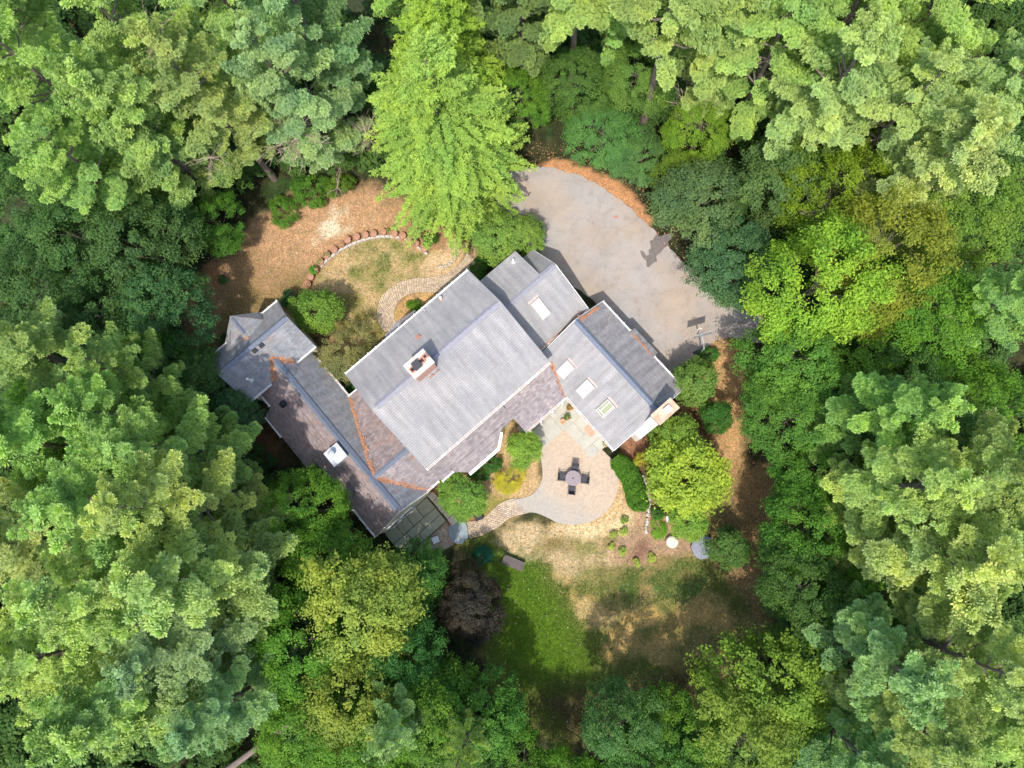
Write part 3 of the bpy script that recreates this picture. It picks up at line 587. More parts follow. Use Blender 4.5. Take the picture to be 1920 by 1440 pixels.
# end chimney on the garage gable with its sloping shoulder
ch2 = MB(); ch2.box(hp(10.3, .95, 3.2), HU * .88, HV * .42, UP * 3.35); c2 = ch2.build('end_chimney', MAT['siding_pale'] if 'siding_pale' in MAT else MAT['siding'], house)
sh = MB(); sh.add([hp(u, v, z) for v in (.55, 1.34) for u, z in ((9.42, -.1), (9.42, 5.6), (8.3, 3.2), (8.15, 3.0), (8.15, -.1))], [(0, 1, 2, 3, 4), (9, 8, 7, 6, 5)] + [(i, (i + 1) % 5, 5 + (i + 1) % 5, 5 + i) for i in range(5)])
sh.build('chimney_shoulder', MAT['white'], c2)
MAT['rusty_cap'] = mottled('rust_stained_cap', (.55, .36, .25), .35, 1.6, .85)
MB().box(hp(10.3, .95, 6.58), HU * .97, HV * .5, UP * .05).build('chimney_cap', MAT['rusty_cap'], c2)
MB().box(hp(10.5, .95, 6.75), HU * .26, HV * .22, UP * .13).build('flue_cover', MAT['white'], c2)
# metal chimney box on the west wing
cw = MB().box(hp(-10.05, -12.75, 4.75), HU * .58, HV * .6, UP * .75).build('metal_chimney', MAT['metal'], house)
MB().box(hp(-10.05, -12.75, 5.53), HU * .64, HV * .66, UP * .03).build('chimney_cap', MAT['metal'], cw)
MB().lathe(hp(-10.15, -12.95, 5.55), [(.14, 0), (.14, .4), (.24, .42), (.24, .52), (.05, .62)], 16).build('flue', MAT['metal'], cw)
# west gable end: windows
def window(u0, u1, v, z0, z1):
    f = MB(); uc = (u0 + u1) / 2; zc = (z0 + z1) / 2
    for k in (-1, 1):
        f.box(hp(uc + k * (u1 - u0) / 2, v, zc), HU * .06, HV * .05, UP * ((z1 - z0) / 2 + .06)); f.box(hp(uc, v, zc + k * (z1 - z0) / 2), HU * ((u1 - u0) / 2 - .06), HV * .048, UP * .06)
    w = f.build('window', MAT['white'], house); MB().box(hp(uc, v + .01, zc), HU * ((u1 - u0) / 2 - .05), HV * .015, UP * ((z1 - z0) / 2 - .05)).build('pane', MAT['window'], w)
window(-11.2, -10.1, -6.36, .7, 2.3); window(-9.85, -8.75, -6.36, .7, 2.3)
MB().box(hp(-7.9, -6.44, 2.2), HU * .12, HV * .06, UP * .12).build('wall_vent', MAT['stone'], house)
window(-3.2, -2.3, -5.66, 1.0, 2.3); window(-1.9, -1.0, -5.66, 1.0, 2.3); window(6.9, 7.9, .42, .9, 2.2)
# needle litter lying in the valleys
def litter(P, width, n, parent, seed=0, curve=0.0):
    rs = random.Random(seed); b_ = MB()
    for i in range(int(n * .8)):
        s = rs.random() * (len(P) - 1); k = int(s); a = hp(*P[k]); c = hp(*P[k + 1]); f = s - k; p = a.lerp(c, f)
        d = (c - a).normalized(); sd = d.cross(UP).normalized(); pq = a.lerp(c, f); off = rs.gauss(0, width * (.25 + 1.9 * float(vnoise(pq.x * 3 + seed, pq.y * 3, .9)) ** 2))
        p = p + sd * off + UP * (abs(off) * .38 + .025 + rs.random() * .015); an = rs.random() * 3.14; e = Vector((math.cos(an), math.sin(an), .25 * rs.uniform(-1, 1))); g = e.cross(UP).normalized()
        L = rs.uniform(.04, .10); w = rs.uniform(.008, .026)
        b_.add([p - e * L - g * w, p + e * L - g * w, p + e * L + g * w, p - e * L + g * w], [(0, 1, 2, 3)])
    o = b_.build('needle_litter', MAT['orange_needles'], parent, recalc=False); o['kind'] = 'stuff'
litter([(-6.93, -16.2, 2.93), (-9.05, -9.8, 5.05)], .16, 1500, house, 1); litter([(-8.9, -9.45, 5.0), (-6.95, -6.6, 2.95)], .12, 700, house, 2)
litter([(-9.18, -21.95, 5.25), (-8.18, -20.85, 4.25)], .14, 420, house, 3); litter([(-9.18, -21.95, 5.25), (-10.45, -20.85, 4.25)], .14, 420, house, 4)
litter([(-9.6, -24.3, 5.45), (-7.95, -25.6, 4.35)], .09, 350, house, 6); litter([(-9.6, -24.3, 5.45), (-11.2, -25.6, 4.35)], .09, 350, house, 7)
litter([(6.9, -7.6, 3.6), (6.1, -4.9, 3.1)], .12, 600, house, 8); litter([(6.75, -9.0, 3.6), (11.6, -8.95, 3.6)], .05, 200, house, 9)
litter([(10.6, -8.4, 5.0), (12.6, -8.45, 3.7)], .12, 260, house, 10); litter([(13.1, -5.2, 3.36), (13.1, -3.0, 3.36)], .14, 220, house, 11)
litter([(-5.9, -11.6, 4.5), (-5.8, -8.8, 4.6)], .3, 160, house, 12); litter([(-.9, -11.95, 7.85), (.0, -11.95, 7.85)], .03, 30, house, 13)
# ------------------------------------------------------------ slabs of the walk between house and garage, and the terrace
def slab(name, poly, z0, z1, mat, parent=None):
    c = sum((Vector(p) for p in poly), Vector()) / len(poly); P2_ = [c + (Vector(p) - c) * .985 for p in poly]
    return MB().prism(P2_, z0, z1).build(name, MAT[mat], parent)
walk = MB().prism(smooth_poly([hp(*q_) for q_ in ((1.6, -5.9), (6.3, -5.9), (6.3, .0), (4.5, .0), (4.5, -3.2), (1.6, -3.2))], 0), -.1, .06).build('walkway', mottled('walk_joint', (.40, .36, .29), .1, 3, .95)); walk['kind'] = 'structure'
for i, (u0, u1, v0, v1) in enumerate([(1.65, 2.9, -4.8, -3.25), (2.95, 4.3, -4.8, -3.25), (1.65, 2.9, -5.9, -4.85), (2.95, 4.3, -5.9, -4.85), (4.35, 6.3, -5.9, -4.3), (4.35, 5.25, -4.25, -3.2), (5.3, 6.3, -4.25, -3.2), (4.55, 5.4, -3.15, -1.9), (5.45, 6.3, -3.15, -1.9), (4.55, 6.3, -1.85, -.9), (4.55, 5.4, -.85, .0), (5.45, 6.3, -.85, .0)]):
    slab('flagstone', [hp(u0, v0), hp(u1, v0), hp(u1, v1), hp(u0, v1)], .05, .1 + .006 * (i % 3), 'bluestone', walk)
terr = MB().prism([hp(*q_) for q_ in ((-12.0, -6.4), (-7.5, -6.4), (-7.5, -3.9), (-12.0, -3.9))], -.1, .28).build('terrace', mottled('terrace_joint', (.10, .10, .06), .2, 3, .95)); terr['kind'] = 'structure'
k = 0
for v0, v1, us in ((-6.38, -5.35, (-12.0, -10.9, -9.8, -8.75, -7.55)), (-5.3, -4.65, (-12.0, -10.6, -9.2, -7.55)), (-4.6, -3.95, (-12.0, -9.9, -7.55))):
    for a_, c_ in zip(us, us[1:]):
        slab('flagstone', [hp(a_ + .02, v0), hp(c_ - .02, v0), hp(c_ - .02, v1), hp(a_ + .02, v1)], .25, .32 + .01 * (k % 2), 'terrace_stone', terr); k += 1
wb = thing('stone_wall', 'low mossy stone wall along the east side of the terrace', 'wall', hp(-7.1, -5, 0))
for i in range(5):
    MB().box(hp(-7.12 + .03 * (i % 2), -6.1 + i * .62, .3), HU * .27, HV * .295, UP * (.33 + .02 * (i % 3))).build('stone', MAT['granite'], wb)
# ------------------------------------------------------------ furniture and small things
def sl_thing(name, label, cat, loc, group=None, rotz=0): return thing(name, label, cat, loc, group, rotz)
tc = at(1074, 897, 0.0); tc.z = .05
tb = thing('patio_table', 'round grey metal patio table with ribbed top in the middle of the patio', 'table', tc)
m, t, b = newmat('table_slats'); tcn = t.nodes.new('ShaderNodeTexCoord'); 
t.links.new(mix(t, 1, (.20, .16, .17), ramp(t, noise(t, 30, 3, .6), [(.35, (.6,) * 3), (.65, (1.6,) * 3)]), 'MULTIPLY'), b.inputs['Base Color']); b.inputs['Roughness'].default_value = .5; MAT['tabletop'] = m
top = MB()
for i in range(16):   # wedge slats round the hub
    a0 = 2 * math.pi * (i + .06) / 16; a1 = 2 * math.pi * (i + .94) / 16; z = .70
    pts = [tc + Vector((r * math.cos(a), r * math.sin(a), 0)) for r, a in ((.07, a0), (.52, a0), (.52, (a0 + a1) / 2), (.52, a1), (.07, a1))]
    top.prism(pts, tc.z + .69, tc.z + .715)
top.build('table_top', MAT['tabletop'], tb)
MB().lathe(tc, [(.53, .68), (.61, .68), (.61, .72), (.53, .72)], 32).build('table_rim', MAT['tabletop'], tb)
MB().lathe(tc, [(.05, .66), (.07, .72), (.03, .74)], 10).build('hub', MAT['dark_metal'], tb)
MB().lathe(tc, [(.53, .670), (.53, .676)], 24).build('underside', MAT['dark_metal'], tb)
for i in range(4):
    a = math.pi / 4 + i * math.pi / 2; d = Vector((math.cos(a), math.sin(a), 0)); MB().tube([tc + d * .45 + UP * .67, tc + d * .42], .02, 6).build('leg', MAT['dark_metal'], tb)
MAT['sling'] = mottled('charcoal_sling', (.045, .047, .055), .2, 6, .6)
def chair(px, py, ang, label):
    p = at(px, py, .4); p.z = .05; c = thing('patio_chair', label, 'chair', p, 'chairs around the patio table')
    f = Vector((math.cos(ang), math.sin(ang), 0)); s = Vector((-f.y, f.x, 0))    # f points to the table
    MB().box(p + UP * .42 + f * .05, f * .25, s * .25, UP * .015).build('seat', MAT['sling'], c)
    MB().box(p - f * .27 + UP * .68, f * .02 - UP * .0 + UP * 0, s * .25, UP * .27 - f * .08).build('backrest', MAT['sling'], c)
    for k_ in (-1, 1):
        q_ = p + s * k_ * .29
        MB().tube([q_ - f * .36 + UP * .9, q_ - f * .24 + UP * .42, q_ + f * .24 + UP * .40, q_ + f * .30], .016, 6).build('side_frame', MAT['dark_metal'], c)
        MB().tube([q_ - f * .18 + UP * .38, q_ - f * .40], .016, 6).build('rear_leg', MAT['dark_metal'], c)
        MB().tube([q_ - f * .27 + UP * .64, q_ + f * .22 + UP * .63, q_ + f * .27 + UP * .4], .02, 6).build('armrest', MAT['dark_metal'], c)
chair(1078, 878, math.radians(-98), 'charcoal sling chair on the north side of the round patio table, pulled out square')
chair(1054, 895, math.radians(-8), 'charcoal sling chair on the west side of the round patio table')
chair(1096, 900, math.radians(172), 'charcoal sling chair on the east side of the round patio table, nearest the hedge')
chair(1072, 919, math.radians(84), 'charcoal sling chair on the south side of the round patio table, tucked in')
# bench on the lawn
A_ = at(947, 1049, .4); B_ = at(978, 1062, .4); ax_ = (B_ - A_).normalized(); sd_ = Vector((-ax_.y, ax_.x, 0)); cc_ = (A_ + B_) / 2; cc_.z = 0
MAT['bench_wood'] = mottled('weathered_dark_wood', (.11, .088, .08), .2, 3, .7)
bn = thing('garden_bench', 'dark brown slatted bench standing alone on the green back lawn', 'bench', cc_)
for i in range(5): MB().box(cc_ + UP * .42 + sd_ * (-.3 + .15 * i), ax_ * .88, sd_ * .068, UP * .02).build('slat', MAT['bench_wood'], bn)
for i in (-1, 1):
    for j in (-1, 1): MB().box(cc_ + ax_ * i * .75 + sd_ * j * .28 + UP * .2, ax_ * .04, sd_ * .04, UP * .2).build('leg', MAT['bench_wood'], bn)
# slate octagon
oc = at(860, 997, 0.05); pts = [at(x, y, 0) for x, y in ((846, 982), (861, 975), (873, 979), (877, 990), (878, 1008), (865, 1020), (850, 1017), (842, 1002), (841, 990))]
o = MB().prism(pts, -.05, .22).build('slate_slab', MAT['slate']); tag(o, 'large flat blue-grey octagonal slab where the brick path meets the terrace', 'stone slab')
pts = [at(x, y, 0) for x, y in ((1294, 1025), (1300, 1012), (1318, 1004), (1334, 1008), (1332, 1035), (1326, 1046), (1310, 1048), (1300, 1040))]
bo = MB().prism(pts, -.05, .35)
o = bo.build('boulder', mottled('blue_grey_rock', (.22, .23, .27), .2, 2, .8)); tag(o, 'smooth blue-grey boulder half hidden under a shrub at the lawn edge', 'boulder')
# round pale stone and pedestal
rp = at(1259, 1016, 0)
v0_ = MB().lathe(rp, [(.42, -.1), (.50, .2), (.47, .4), (.36, .47), (.12, .50)], 13)
for v in v0_.v: v += Vector((RS.randn(), RS.randn(), RS.randn() * .4)) * .025
tag(v0_.build('round_stone', MAT['granite_light'] if 'granite_light' in MAT else mottled('pale_stone', (.62, .55, .45), .2, 4, .9), None, True), 'round pale stone sitting in the reddish mulch bed', 'stone')
pp = at(1254, 973, .6); pp.z = 0; ped = thing('stone_pedestal', 'small white square pedestal between the ground cover and the shrub', 'pedestal', pp)
MB().box(pp + UP * .33, HU * .0 + Vector((.13, .02, 0)), Vector((-.02, .13, 0)), UP * .33).build('column', MAT['stone'], ped); MB().box(pp + UP * .70, Vector((.21, .03, 0)), Vector((-.03, .21, 0)), UP * .05).build('top', MAT['white'], ped)
# black planter box and white box by the terrace
bp = at(897, 968, .3); bp.z = 0; kb = thing('planter_box', 'small black square box beside the brick path under a round green shrub', 'box', bp)
b_ = MB()
e1 = Vector((.3, .12, 0)); e2 = Vector((-.12, .3, 0))
for k_ in (-1, 1): b_.box(bp + e1 * k_ * .93 + UP * .25, e1 * .07, e2, UP * .25); b_.box(bp + e2 * k_ * .93 + UP * .25, e1 * .86, e2 * .07, UP * .248)
b_.build('side', MAT['black'], kb); MB().box(bp + UP * .4, e1 * .86, e2 * .86, UP * .03).build('lid', MAT['black'], kb)
wp = at(817, 1012, .2); wp.z = 0.03; ub = thing('utility_box', 'pale blue utility box partly under leaves next to the brick landing', 'box', wp)
MB().box(wp + UP * .15, Vector((.22, .1, 0)), Vector((-.1, .2, 0)), UP * .15).build('body', mottled('pale_blue_plastic', (.6, .7, .72), .05, 2, .5), ub); MB().box(wp + UP * .32, Vector((.25, .11, 0)), Vector((-.11, .23, 0)), UP * .02).build('lid', MAT['white'], ub)
# white globe tank at the west corner
gt = at(396, 679, 1.0); gt.z = 0; g_ = thing('gas_tank', 'round white tank against the west corner of the house', 'tank', gt)
MB().lathe(gt, [(.08, 0), (.28, .1), (.32, .3), (.32, .9), (.26, 1.1), (.1, 1.2)], 16).build('tank_body', MAT['white'], g_, True); MB().lathe(gt, [(.08, 1.18), (.08, 1.3), (.03, 1.33)], 10).build('valve', MAT['metal'], g_)
# basketball hoop
bb0 = at(1311, 664, 0); bh = thing('basketball_hoop', 'portable basketball hoop on a slanted pole at the edge of the driveway', 'basketball hoop', bb0)
rg = at(1313, 621, 3.05); bl = at(1301, 637, 3.4); brr = at(1342, 615, 3.4)
bc = rg - Vector((.0, .62, 0)); bd = Vector((1.0, .28, 0)).normalized(); bn_ = Vector((-bd.y, bd.x, 0)); bcc = rg - bn_ * .40
MB().tube([bb0, bb0 + UP * 1.8 + (bcc - bb0).normalized() * .2, Vector((bcc.x, bcc.y, 2.9)) - bn_ * .5], .06, 8).build('pole', MAT['metal'], bh)
MB().tube([bb0 + UP * 1.7 + bd * .05, bcc - bn_ * .05 + UP * .4], .03, 6).build('strut', MAT['metal'], bh); MB().tube([Vector((bcc.x, bcc.y, 2.9)) - bn_ * .5, bcc - bn_ * .03], .03, 6).build('strut', MAT['metal'], bh)
MB().box(bcc + UP * .45, bd * .75, bn_ * .02, UP * .5).build('backboard', mottled('grey_backboard', (.35, .36, .38), .1, 2, .4), bh)
rr = MB(); pts = [rg + Vector((.23 * math.cos(a), .23 * math.sin(a), 0)) for a in np.linspace(0, 2 * math.pi, 19)]; rr.tube(pts, .022, 6); rr.build('rim', MAT['white'], bh)
nb = MB()
for i in range(10):
    a = 2 * math.pi * i / 10; nb.tube([rg + Vector((.22 * math.cos(a), .22 * math.sin(a), 0)), rg + Vector((.13 * math.cos(a + .3), .13 * math.sin(a + .3), -.4))], .007, 4)
nb.build('net', MAT['white'], bh)
MB().box(bb0 + UP * .12, Vector((.4, .15, 0)), Vector((-.12, .3, 0)), UP * .12).build('base', MAT['dark_metal'], bh)
# little things on the driveway
cp = at(1155, 407, 0.05); tag(MB().box(cp + UP * .03, Vector((.16, .06, 0)), Vector((-.05, .08, 0)), UP * .03).build('brick_piece', MAT['brick']), 'brown brick lying on the open driveway', 'brick')
# ------------------------------------------------------------ planters along the curved edging
pots = [(1415, 415), (1340, 365), (1285, 332), (1222, 300), (1147, 278), (1047, 265), (960, 278), (887, 290), (808, 308), (725, 335), (670, 378), (607, 425), (537, 472), (480, 533), (435, 610), (393, 668), (365, 735)]
pots = [(500 + x / 4.8, 380 + y / 4.8) for x, y in pots]
# low stone kerb: blocks
ks = smooth_poly(gp((802, 478), (790, 470), (772, 454), (750, 446), (725, 444), (700, 446), (672, 454), (645, 466), (625, 480), (610, 492), (603, 502)), 2, False)
kerb = thing('stone_edging', 'curved low kerb of pale stone blocks in front of the row of planters', 'edging', ks[len(ks) // 2])
Pk = np.array([(p.x, p.y) for p in ks]); sk = np.r_[0, np.cumsum(np.hypot(*np.diff(Pk, axis=0).T))]
nk = int(sk[-1] / .42)
for i in range(nk):
    q0, q1 = [Vector((np.interp(x, sk, Pk[:, 0]), np.interp(x, sk, Pk[:, 1]), 0)) for x in (sk[-1] * (i + .04) / nk, sk[-1] * (i + .96) / nk)]
    MB().bar(q0 + UP * .1, q1 + UP * .1, .17 + .05 * random.random(), .24 + .04 * random.random()).build('stone', MAT['stone'], kerb)
def rockrow(name, label, pts, n, r, mat):
    P = smooth_poly(gp(*pts), 2, False); Q = np.array([(p.x, p.y) for p in P]); s = np.r_[0, np.cumsum(np.hypot(*np.diff(Q, axis=0).T))]
    th = thing(name, label, 'edging', P[len(P) // 2])
    for i in range(n):
        x = s[-1] * (i + .5) / n; c = Vector((np.interp(x, s, Q[:, 0]) + RS.randn() * .04, np.interp(x, s, Q[:, 1]) + RS.randn() * .04, 0)); rr_ = r * (.8 + .4 * RS.rand())
        b_ = MB().lathe(c, [(rr_ * .9, -.05), (rr_, .08), (rr_ * .8, .18), (rr_ * .3, .22)], 7)
        for v in b_.v: v += Vector((RS.randn(), RS.randn(), 0)) * .025
        b_.build('stone', mat, th)
rockrow('stone_edging', 'row of small pale stones between the curved hedge and the yellow-green tree', [(1203, 893), (1212, 905), (1216, 925), (1217, 945), (1214, 970), (1210, 1000)], 26, .13, MAT['stone'])
rockrow('stone_edging', 'loop of pale stones around the bare patch at the end of the front path', [(820, 502), (840, 497), (855, 486), (856, 472), (848, 462)], 20, .10, MAT['granite'])
pot_labels = ['terracotta planter at the right-hand end of the curved row, beside the bare patch', 'second terracotta planter from the right-hand end of the curved row', 'third terracotta planter from the right-hand end of the curved row, under the spruce tips', 'fourth terracotta planter from the right-hand end of the curved row',
 'terracotta planter just right of the pale hosta at the top of the curve', 'terracotta planter just left of the pale hosta at the top of the curve', 'seventh planter from the right-hand end of the curved row, filled with bare soil', 'eighth planter from the right-hand end of the curved row, filled with bare soil',
 'terracotta planter with a green patch in its soil, near the top of the curve', 'reddish planter just left of the one with a green patch in its soil', 'planter with a ring rim and brown soil on the left descending part of the row', 'twelfth planter from the right, directly above the mossy ones',
 'upper of the two moss-green planters on the left part of the row', 'lower of the two moss-green planters on the left part of the row', 'planter overflowing with a bright green plant on the left part of the row', 'terracotta planter with dry stalks below the bright green one', 'brownish planter at the left-hand end of the row, next to the green shrub']
# ------------------------------------------------------------ foliage generators
def rot_rand(n, rs):
    v = rs.randn(n, 3); return v / np.linalg.norm(v, axis=1, keepdims=True)
def leaves(C_, Nn, size, rs, aspect=.55, var=None):
    """rhombus leaves at C_ with approximate normals Nn"""
    n = len(C_); Nn = Nn / (np.linalg.norm(Nn, axis=1, keepdims=True) + 1e-9); r = rot_rand(n, rs)
    a = np.cross(Nn, r); a /= np.linalg.norm(a, axis=1, keepdims=True) + 1e-9; b = np.cross(Nn, a)
    s = (size * (.65 + .7 * rs.rand(n)))[:, None]
    V = np.stack([C_ - a * s * .5, C_ + b * s * aspect * .5 - Nn * s * .08, C_ + a * s * .5, C_ - b * s * aspect * .5 - Nn * s * .08], 1).reshape(-1, 3)
    F = np.arange(n * 4).reshape(n, 4); return V, F
def crown_broad(seed, h, r, nl=13, ncl=230, lpc=70, leaf=.22, flat=.72, base=.28, spray=1.5, clr=.11):
    """broadleaf crown: lobes > leaf clumps > leaves. local origin at the trunk base"""
    rs = np.random.RandomState(seed); zc = h * (base + 1) / 2; hz = h * (1 - base) / 2
    # lobe centres
    u = rot_rand(nl, rs); u[:, 2] = u[:, 2] * .8 + .15; lc = u * np.array([r, r, hz]) * (.42 + .2 * rs.rand(nl, 1)); lr = r * (.34 + .2 * rs.rand(nl))
    lc = np.vstack([lc, [[0, 0, hz * .45]]]); lr = np.r_[lr, r * .6]; 
    k = rs.randint(0, len(lc), ncl * 3); d = rot_rand(ncl * 3, rs); d[:, 2] = np.abs(d[:, 2]) * .9 - .25
    out = lc[k] / (np.linalg.norm(lc[k], axis=1, keepdims=True) + 1e-6); d = d + out * .55; d /= np.linalg.norm(d, axis=1, keepdims=True)
    cc = lc[k] + d * (lr[k] * (.8 + .28 * rs.rand(ncl * 3)))[:, None] * np.array([1, 1, hz / r * .9 + .15])
    # keep clumps that are not buried
    dist = np.linalg.norm((cc[:, None, :] - lc[None]) / np.array([1, 1, hz / r * .9 + .15]), axis=2) / lr; dist[np.arange(len(k)), k] = 9
    keep = dist.min(1) > .72; cc = cc[keep][:ncl]; d = d[keep][:ncl]; n = len(cc)
    cr = r * clr * (.7 + .8 * rs.rand(n)); q = rot_rand(n * lpc, rs) * (rs.rand(n * lpc, 1) ** .45); kk = np.repeat(np.arange(n), lpc)
    q[:, 2] *= .6; ax = (q * d[kk]).sum(1, keepdims=True); q = q + d[kk] * ax * (spray - 1)
    P = cc[kk] + q * cr[kk][:, None]; P[:, 2] += zc; nn_ = d[kk] * .5 + q * .4 + np.array([0, 0, .75]) + rs.randn(len(P), 3) * .42
    V, F = leaves(P, nn_, np.full(len(P), leaf), rs)
    cv = rs.rand(n); var = np.clip(cv[kk] * .45 + rs.rand(len(P)) * .55, 0, 1)
    return V, F, var, (cc + np.array([0, 0, zc]), )
def trunk_mesh(seed, h, r0, tips, lean=0, z1=None):
    rs = random.Random(seed); b_ = MB(); top = h * .86 if z1 is None else z1
    pts = [Vector((rs.uniform(-1, 1) * .012 * h * i / 5, rs.uniform(-1, 1) * .012 * h * i / 5, top * i / 6 - (.15 if i == 0 else 0))) for i in range(7)]
    b_.tube(pts, [r0 * (1.25 if i == 0 else 1 - .8 * i / 6) for i in range(7)], 9)
    for tp in tips:
        tp = Vector(tp); z = max(h * .12, min(top * .95, tp.z - math.hypot(tp.x, tp.y) * .55)); a = Vector((0, 0, z)); f = 1 - z / (top + .01)
        mid = a.lerp(tp, .5) + Vector((rs.uniform(-.2, .2), rs.uniform(-.2, .2), -.08 * (tp - a).length)); rr_ = max(.02, r0 * (.18 + .3 * f)); b_.tube([a, mid, tp], [rr_, rr_ * .6, rr_ * .2], 5)
    return b_
def crown_pine(seed, h=22., r=5., z0=5., step=.85, per=5, tk=18, tl=.27, up=.25, dens=1.0):
    rs = np.random.RandomState(seed); T = []; D = []; cv = []; tips = []; z = z0; bias = rs.rand() * 6.28
    while z < h - .4:
        t = (z - z0) / (h - z0); R = r * min(1.0, .62 + t * 1.3) * (1 - t) ** .62 + .35
        for k in range(per):
            if rs.rand() < .12: continue
            a = rs.rand() * 6.28; L = R * (.5 + .75 * rs.rand()) * (1 + .12 * math.cos(a - bias)); zz = z + rs.uniform(-.4, .4); el = up * (.2 + 1.0 * t) + rs.uniform(-.16, .2)
            dirv = np.array([math.cos(a), math.sin(a), 0]); sd = np.array([-dirv[1], dirv[0], 0])
            s0 = .30 if L > 2 else .1; nt_ = max(3, int((1 - s0) * L / .36 * dens)); tone = rs.rand()
            tips.append((dirv[0] * L * .9, dirv[1] * L * .9, zz + math.sin(el) * L * .9))
            for i in range(nt_ + 1):
                s = s0 + (1 - s0) * i / nt_; p = dirv * L * s + np.array([0, 0, zz + L * (math.sin(el) * s + .10 * s * s)])
                wl = min(L * .36, 1.5) * (max(0., 1.02 - s) ** .65) * min(1., .45 + s * 1.1) * (.7 + .5 * rs.rand())
                for sg in (-1, 1):
                    m_ = max(1, int(wl / .30)); dd = dirv * .75 + sd * sg * .8; dd = dd / np.linalg.norm(dd)
                    for j in range(m_ + 1):
                        f = (j + rs.rand() * .5) / m_; q = p + dd * wl * f + np.array([0, 0, .10 * f * wl]) + rs.randn(3) * .05
                        T.append(q); D.append(dd * .35 + dirv * .25 + np.array([0, 0, .8])); cv.append(tone * .5 + rs.rand() * .5)
        z += step * (.75 + .5 * rs.rand())
    for j in range(14): T.append(np.array([rs.randn() * .15, rs.randn() * .15, h - .1 * j])); D.append(np.array([0, 0, 1.])); cv.append(.7)
    T = np.array(T); D = np.array(D); cv = np.array(cv); n = len(T); kk = np.repeat(np.arange(n), tk)
    # tufts: each shoot carries a domed rosette of flat needle fans
    az = (np.tile(np.arange(tk), n) * 2.4 + np.repeat(rs.rand(n) * 6.28, tk)); el = np.tile(np.linspace(1.25, -.05, tk), n) + rs.randn(n * tk) * .12
    ax_n = D / np.linalg.norm(D, axis=1, keepdims=True); e1 = np.cross(ax_n, [.3, .1, 1.]); e1 /= np.linalg.norm(e1, axis=1, keepdims=True) + 1e-6; e2 = np.cross(ax_n, e1)
    d = (e1[kk] * np.cos(az)[:, None] + e2[kk] * np.sin(az)[:, None]) * np.cos(el)[:, None] + ax_n[kk] * np.sin(el)[:, None]
    w = np.cross(d, ax_n[kk]); w /= np.linalg.norm(w, axis=1, keepdims=True) + 1e-6; ts = np.repeat(.75 + .5 * rs.rand(n), tk)[:, None]
    L = tl * ts * (.85 + .3 * rs.rand(n * tk))[:, None]; w = w * tl * ts * .175; o = T[kk] - ax_n[kk] * tl * .3
    V = np.stack([o + d * L * .15, o + w + d * L * .8, o + d * L * 1.08, o - w + d * L * .8], 1).reshape(-1, 3)
    F = np.arange(n * tk * 4).reshape(-1, 4); return V, F, np.clip(cv[kk] * .8 + rs.rand(n * tk) * .2, 0, 1), tips
def crown_spruce(seed, h=19., r=6., z0=1.5, step=.36, per=5):
    """drooping limbs, each a feathered frond of hanging side shoots"""
    rs = np.random.RandomState(seed); A = []; B = []; cv = []; tips = []; z = z0
    while z < h - .3:
        t = (z - z0) / (h - z0); R = r * (1 - t) ** .6 * (.82 + .3 * min(1, t * 3)) + .25
        for k in range(per):
            a = rs.rand() * 6.28; L = R * (.55 + .6 * rs.rand()); zz = z + rs.uniform(-.2, .2); dirv = np.array([math.cos(a), math.sin(a), 0]); sd = np.array([-dirv[1], dirv[0], 0]); tone = rs.rand()
            dr = .25 + .25 * rs.rand() if t < .75 else -.15
            n = max(5, int(L * .8 / .17)); prev = None
            for i in range(n + 1):
                s = .2 + .8 * i / n; p = dirv * L * s + np.array([0, 0, zz + L * (.12 * s - dr * s * s * 1.0 + .12 * s ** 4)])
                wl = (.16 + .95 * max(0.0, 1 - s) ** .8 * min(1, s * 2.2)) * min(1.3, .35 + L * .22) * (.75 + .5 * rs.rand())
                for sg in (-1, 1):
                    dd = dirv * (.85) + sd * sg * .75 + np.array([0, 0, -.28]); dd /= np.linalg.norm(dd); A.append(p); B.append(p + dd * wl); cv.append(tone * .4 + rs.rand() * .6)
                    if wl > .5:
                        for f in (.4, .7):
                            for s2 in (-1, 1):
                                d3 = dd + sd * s2 * .6 + np.array([0, 0, -.15]); d3 /= np.linalg.norm(d3); A.append(p + dd * wl * f); B.append(p + dd * wl * f + d3 * wl * .35); cv.append(tone * .4 + rs.rand() * .6)
            tips.append(tuple(dirv * L * .85 + np.array([0, 0, zz + L * (.1 - dr * .72)])))
            A.append(p - dirv * .3); B.append(p + dirv * .1); cv.append(.8)
        z += step * (.8 + .4 * rs.rand())
    A = np.array(A); B = np.array(B); cv = np.array(cv); d = B - A; L = np.linalg.norm(d, axis=1, keepdims=True); dn = d / (L + 1e-9); Vs = []; vr = []
    # each shoot: bottlebrush of short slanting blades
    for j in range(7):
        f = rs.rand(len(A), 1) * .95; o = A + d * f; q = dn * .9 + rot_rand(len(A), rs) * .75; q /= np.linalg.norm(q, axis=1, keepdims=True)
        l = (.13 + .10 * rs.rand(len(A), 1)); w = np.cross(q, rot_rand(len(A), rs) * .6 + np.array([0, 0, 1.])); w /= np.linalg.norm(w, axis=1, keepdims=True) + 1e-9; w *= .034
        Vs.append(np.stack([o, o + w + q * l * .5, o + q * l, o - w + q * l * .5], 1)); vr.append(np.clip(cv * .7 + rs.rand(len(A)) * .3, 0, 1))
    V = np.concatenate(Vs).reshape(-1, 3); F = np.arange(len(V)).reshape(-1, 4); return V, F, np.concatenate(vr), tips
PROTO = {}
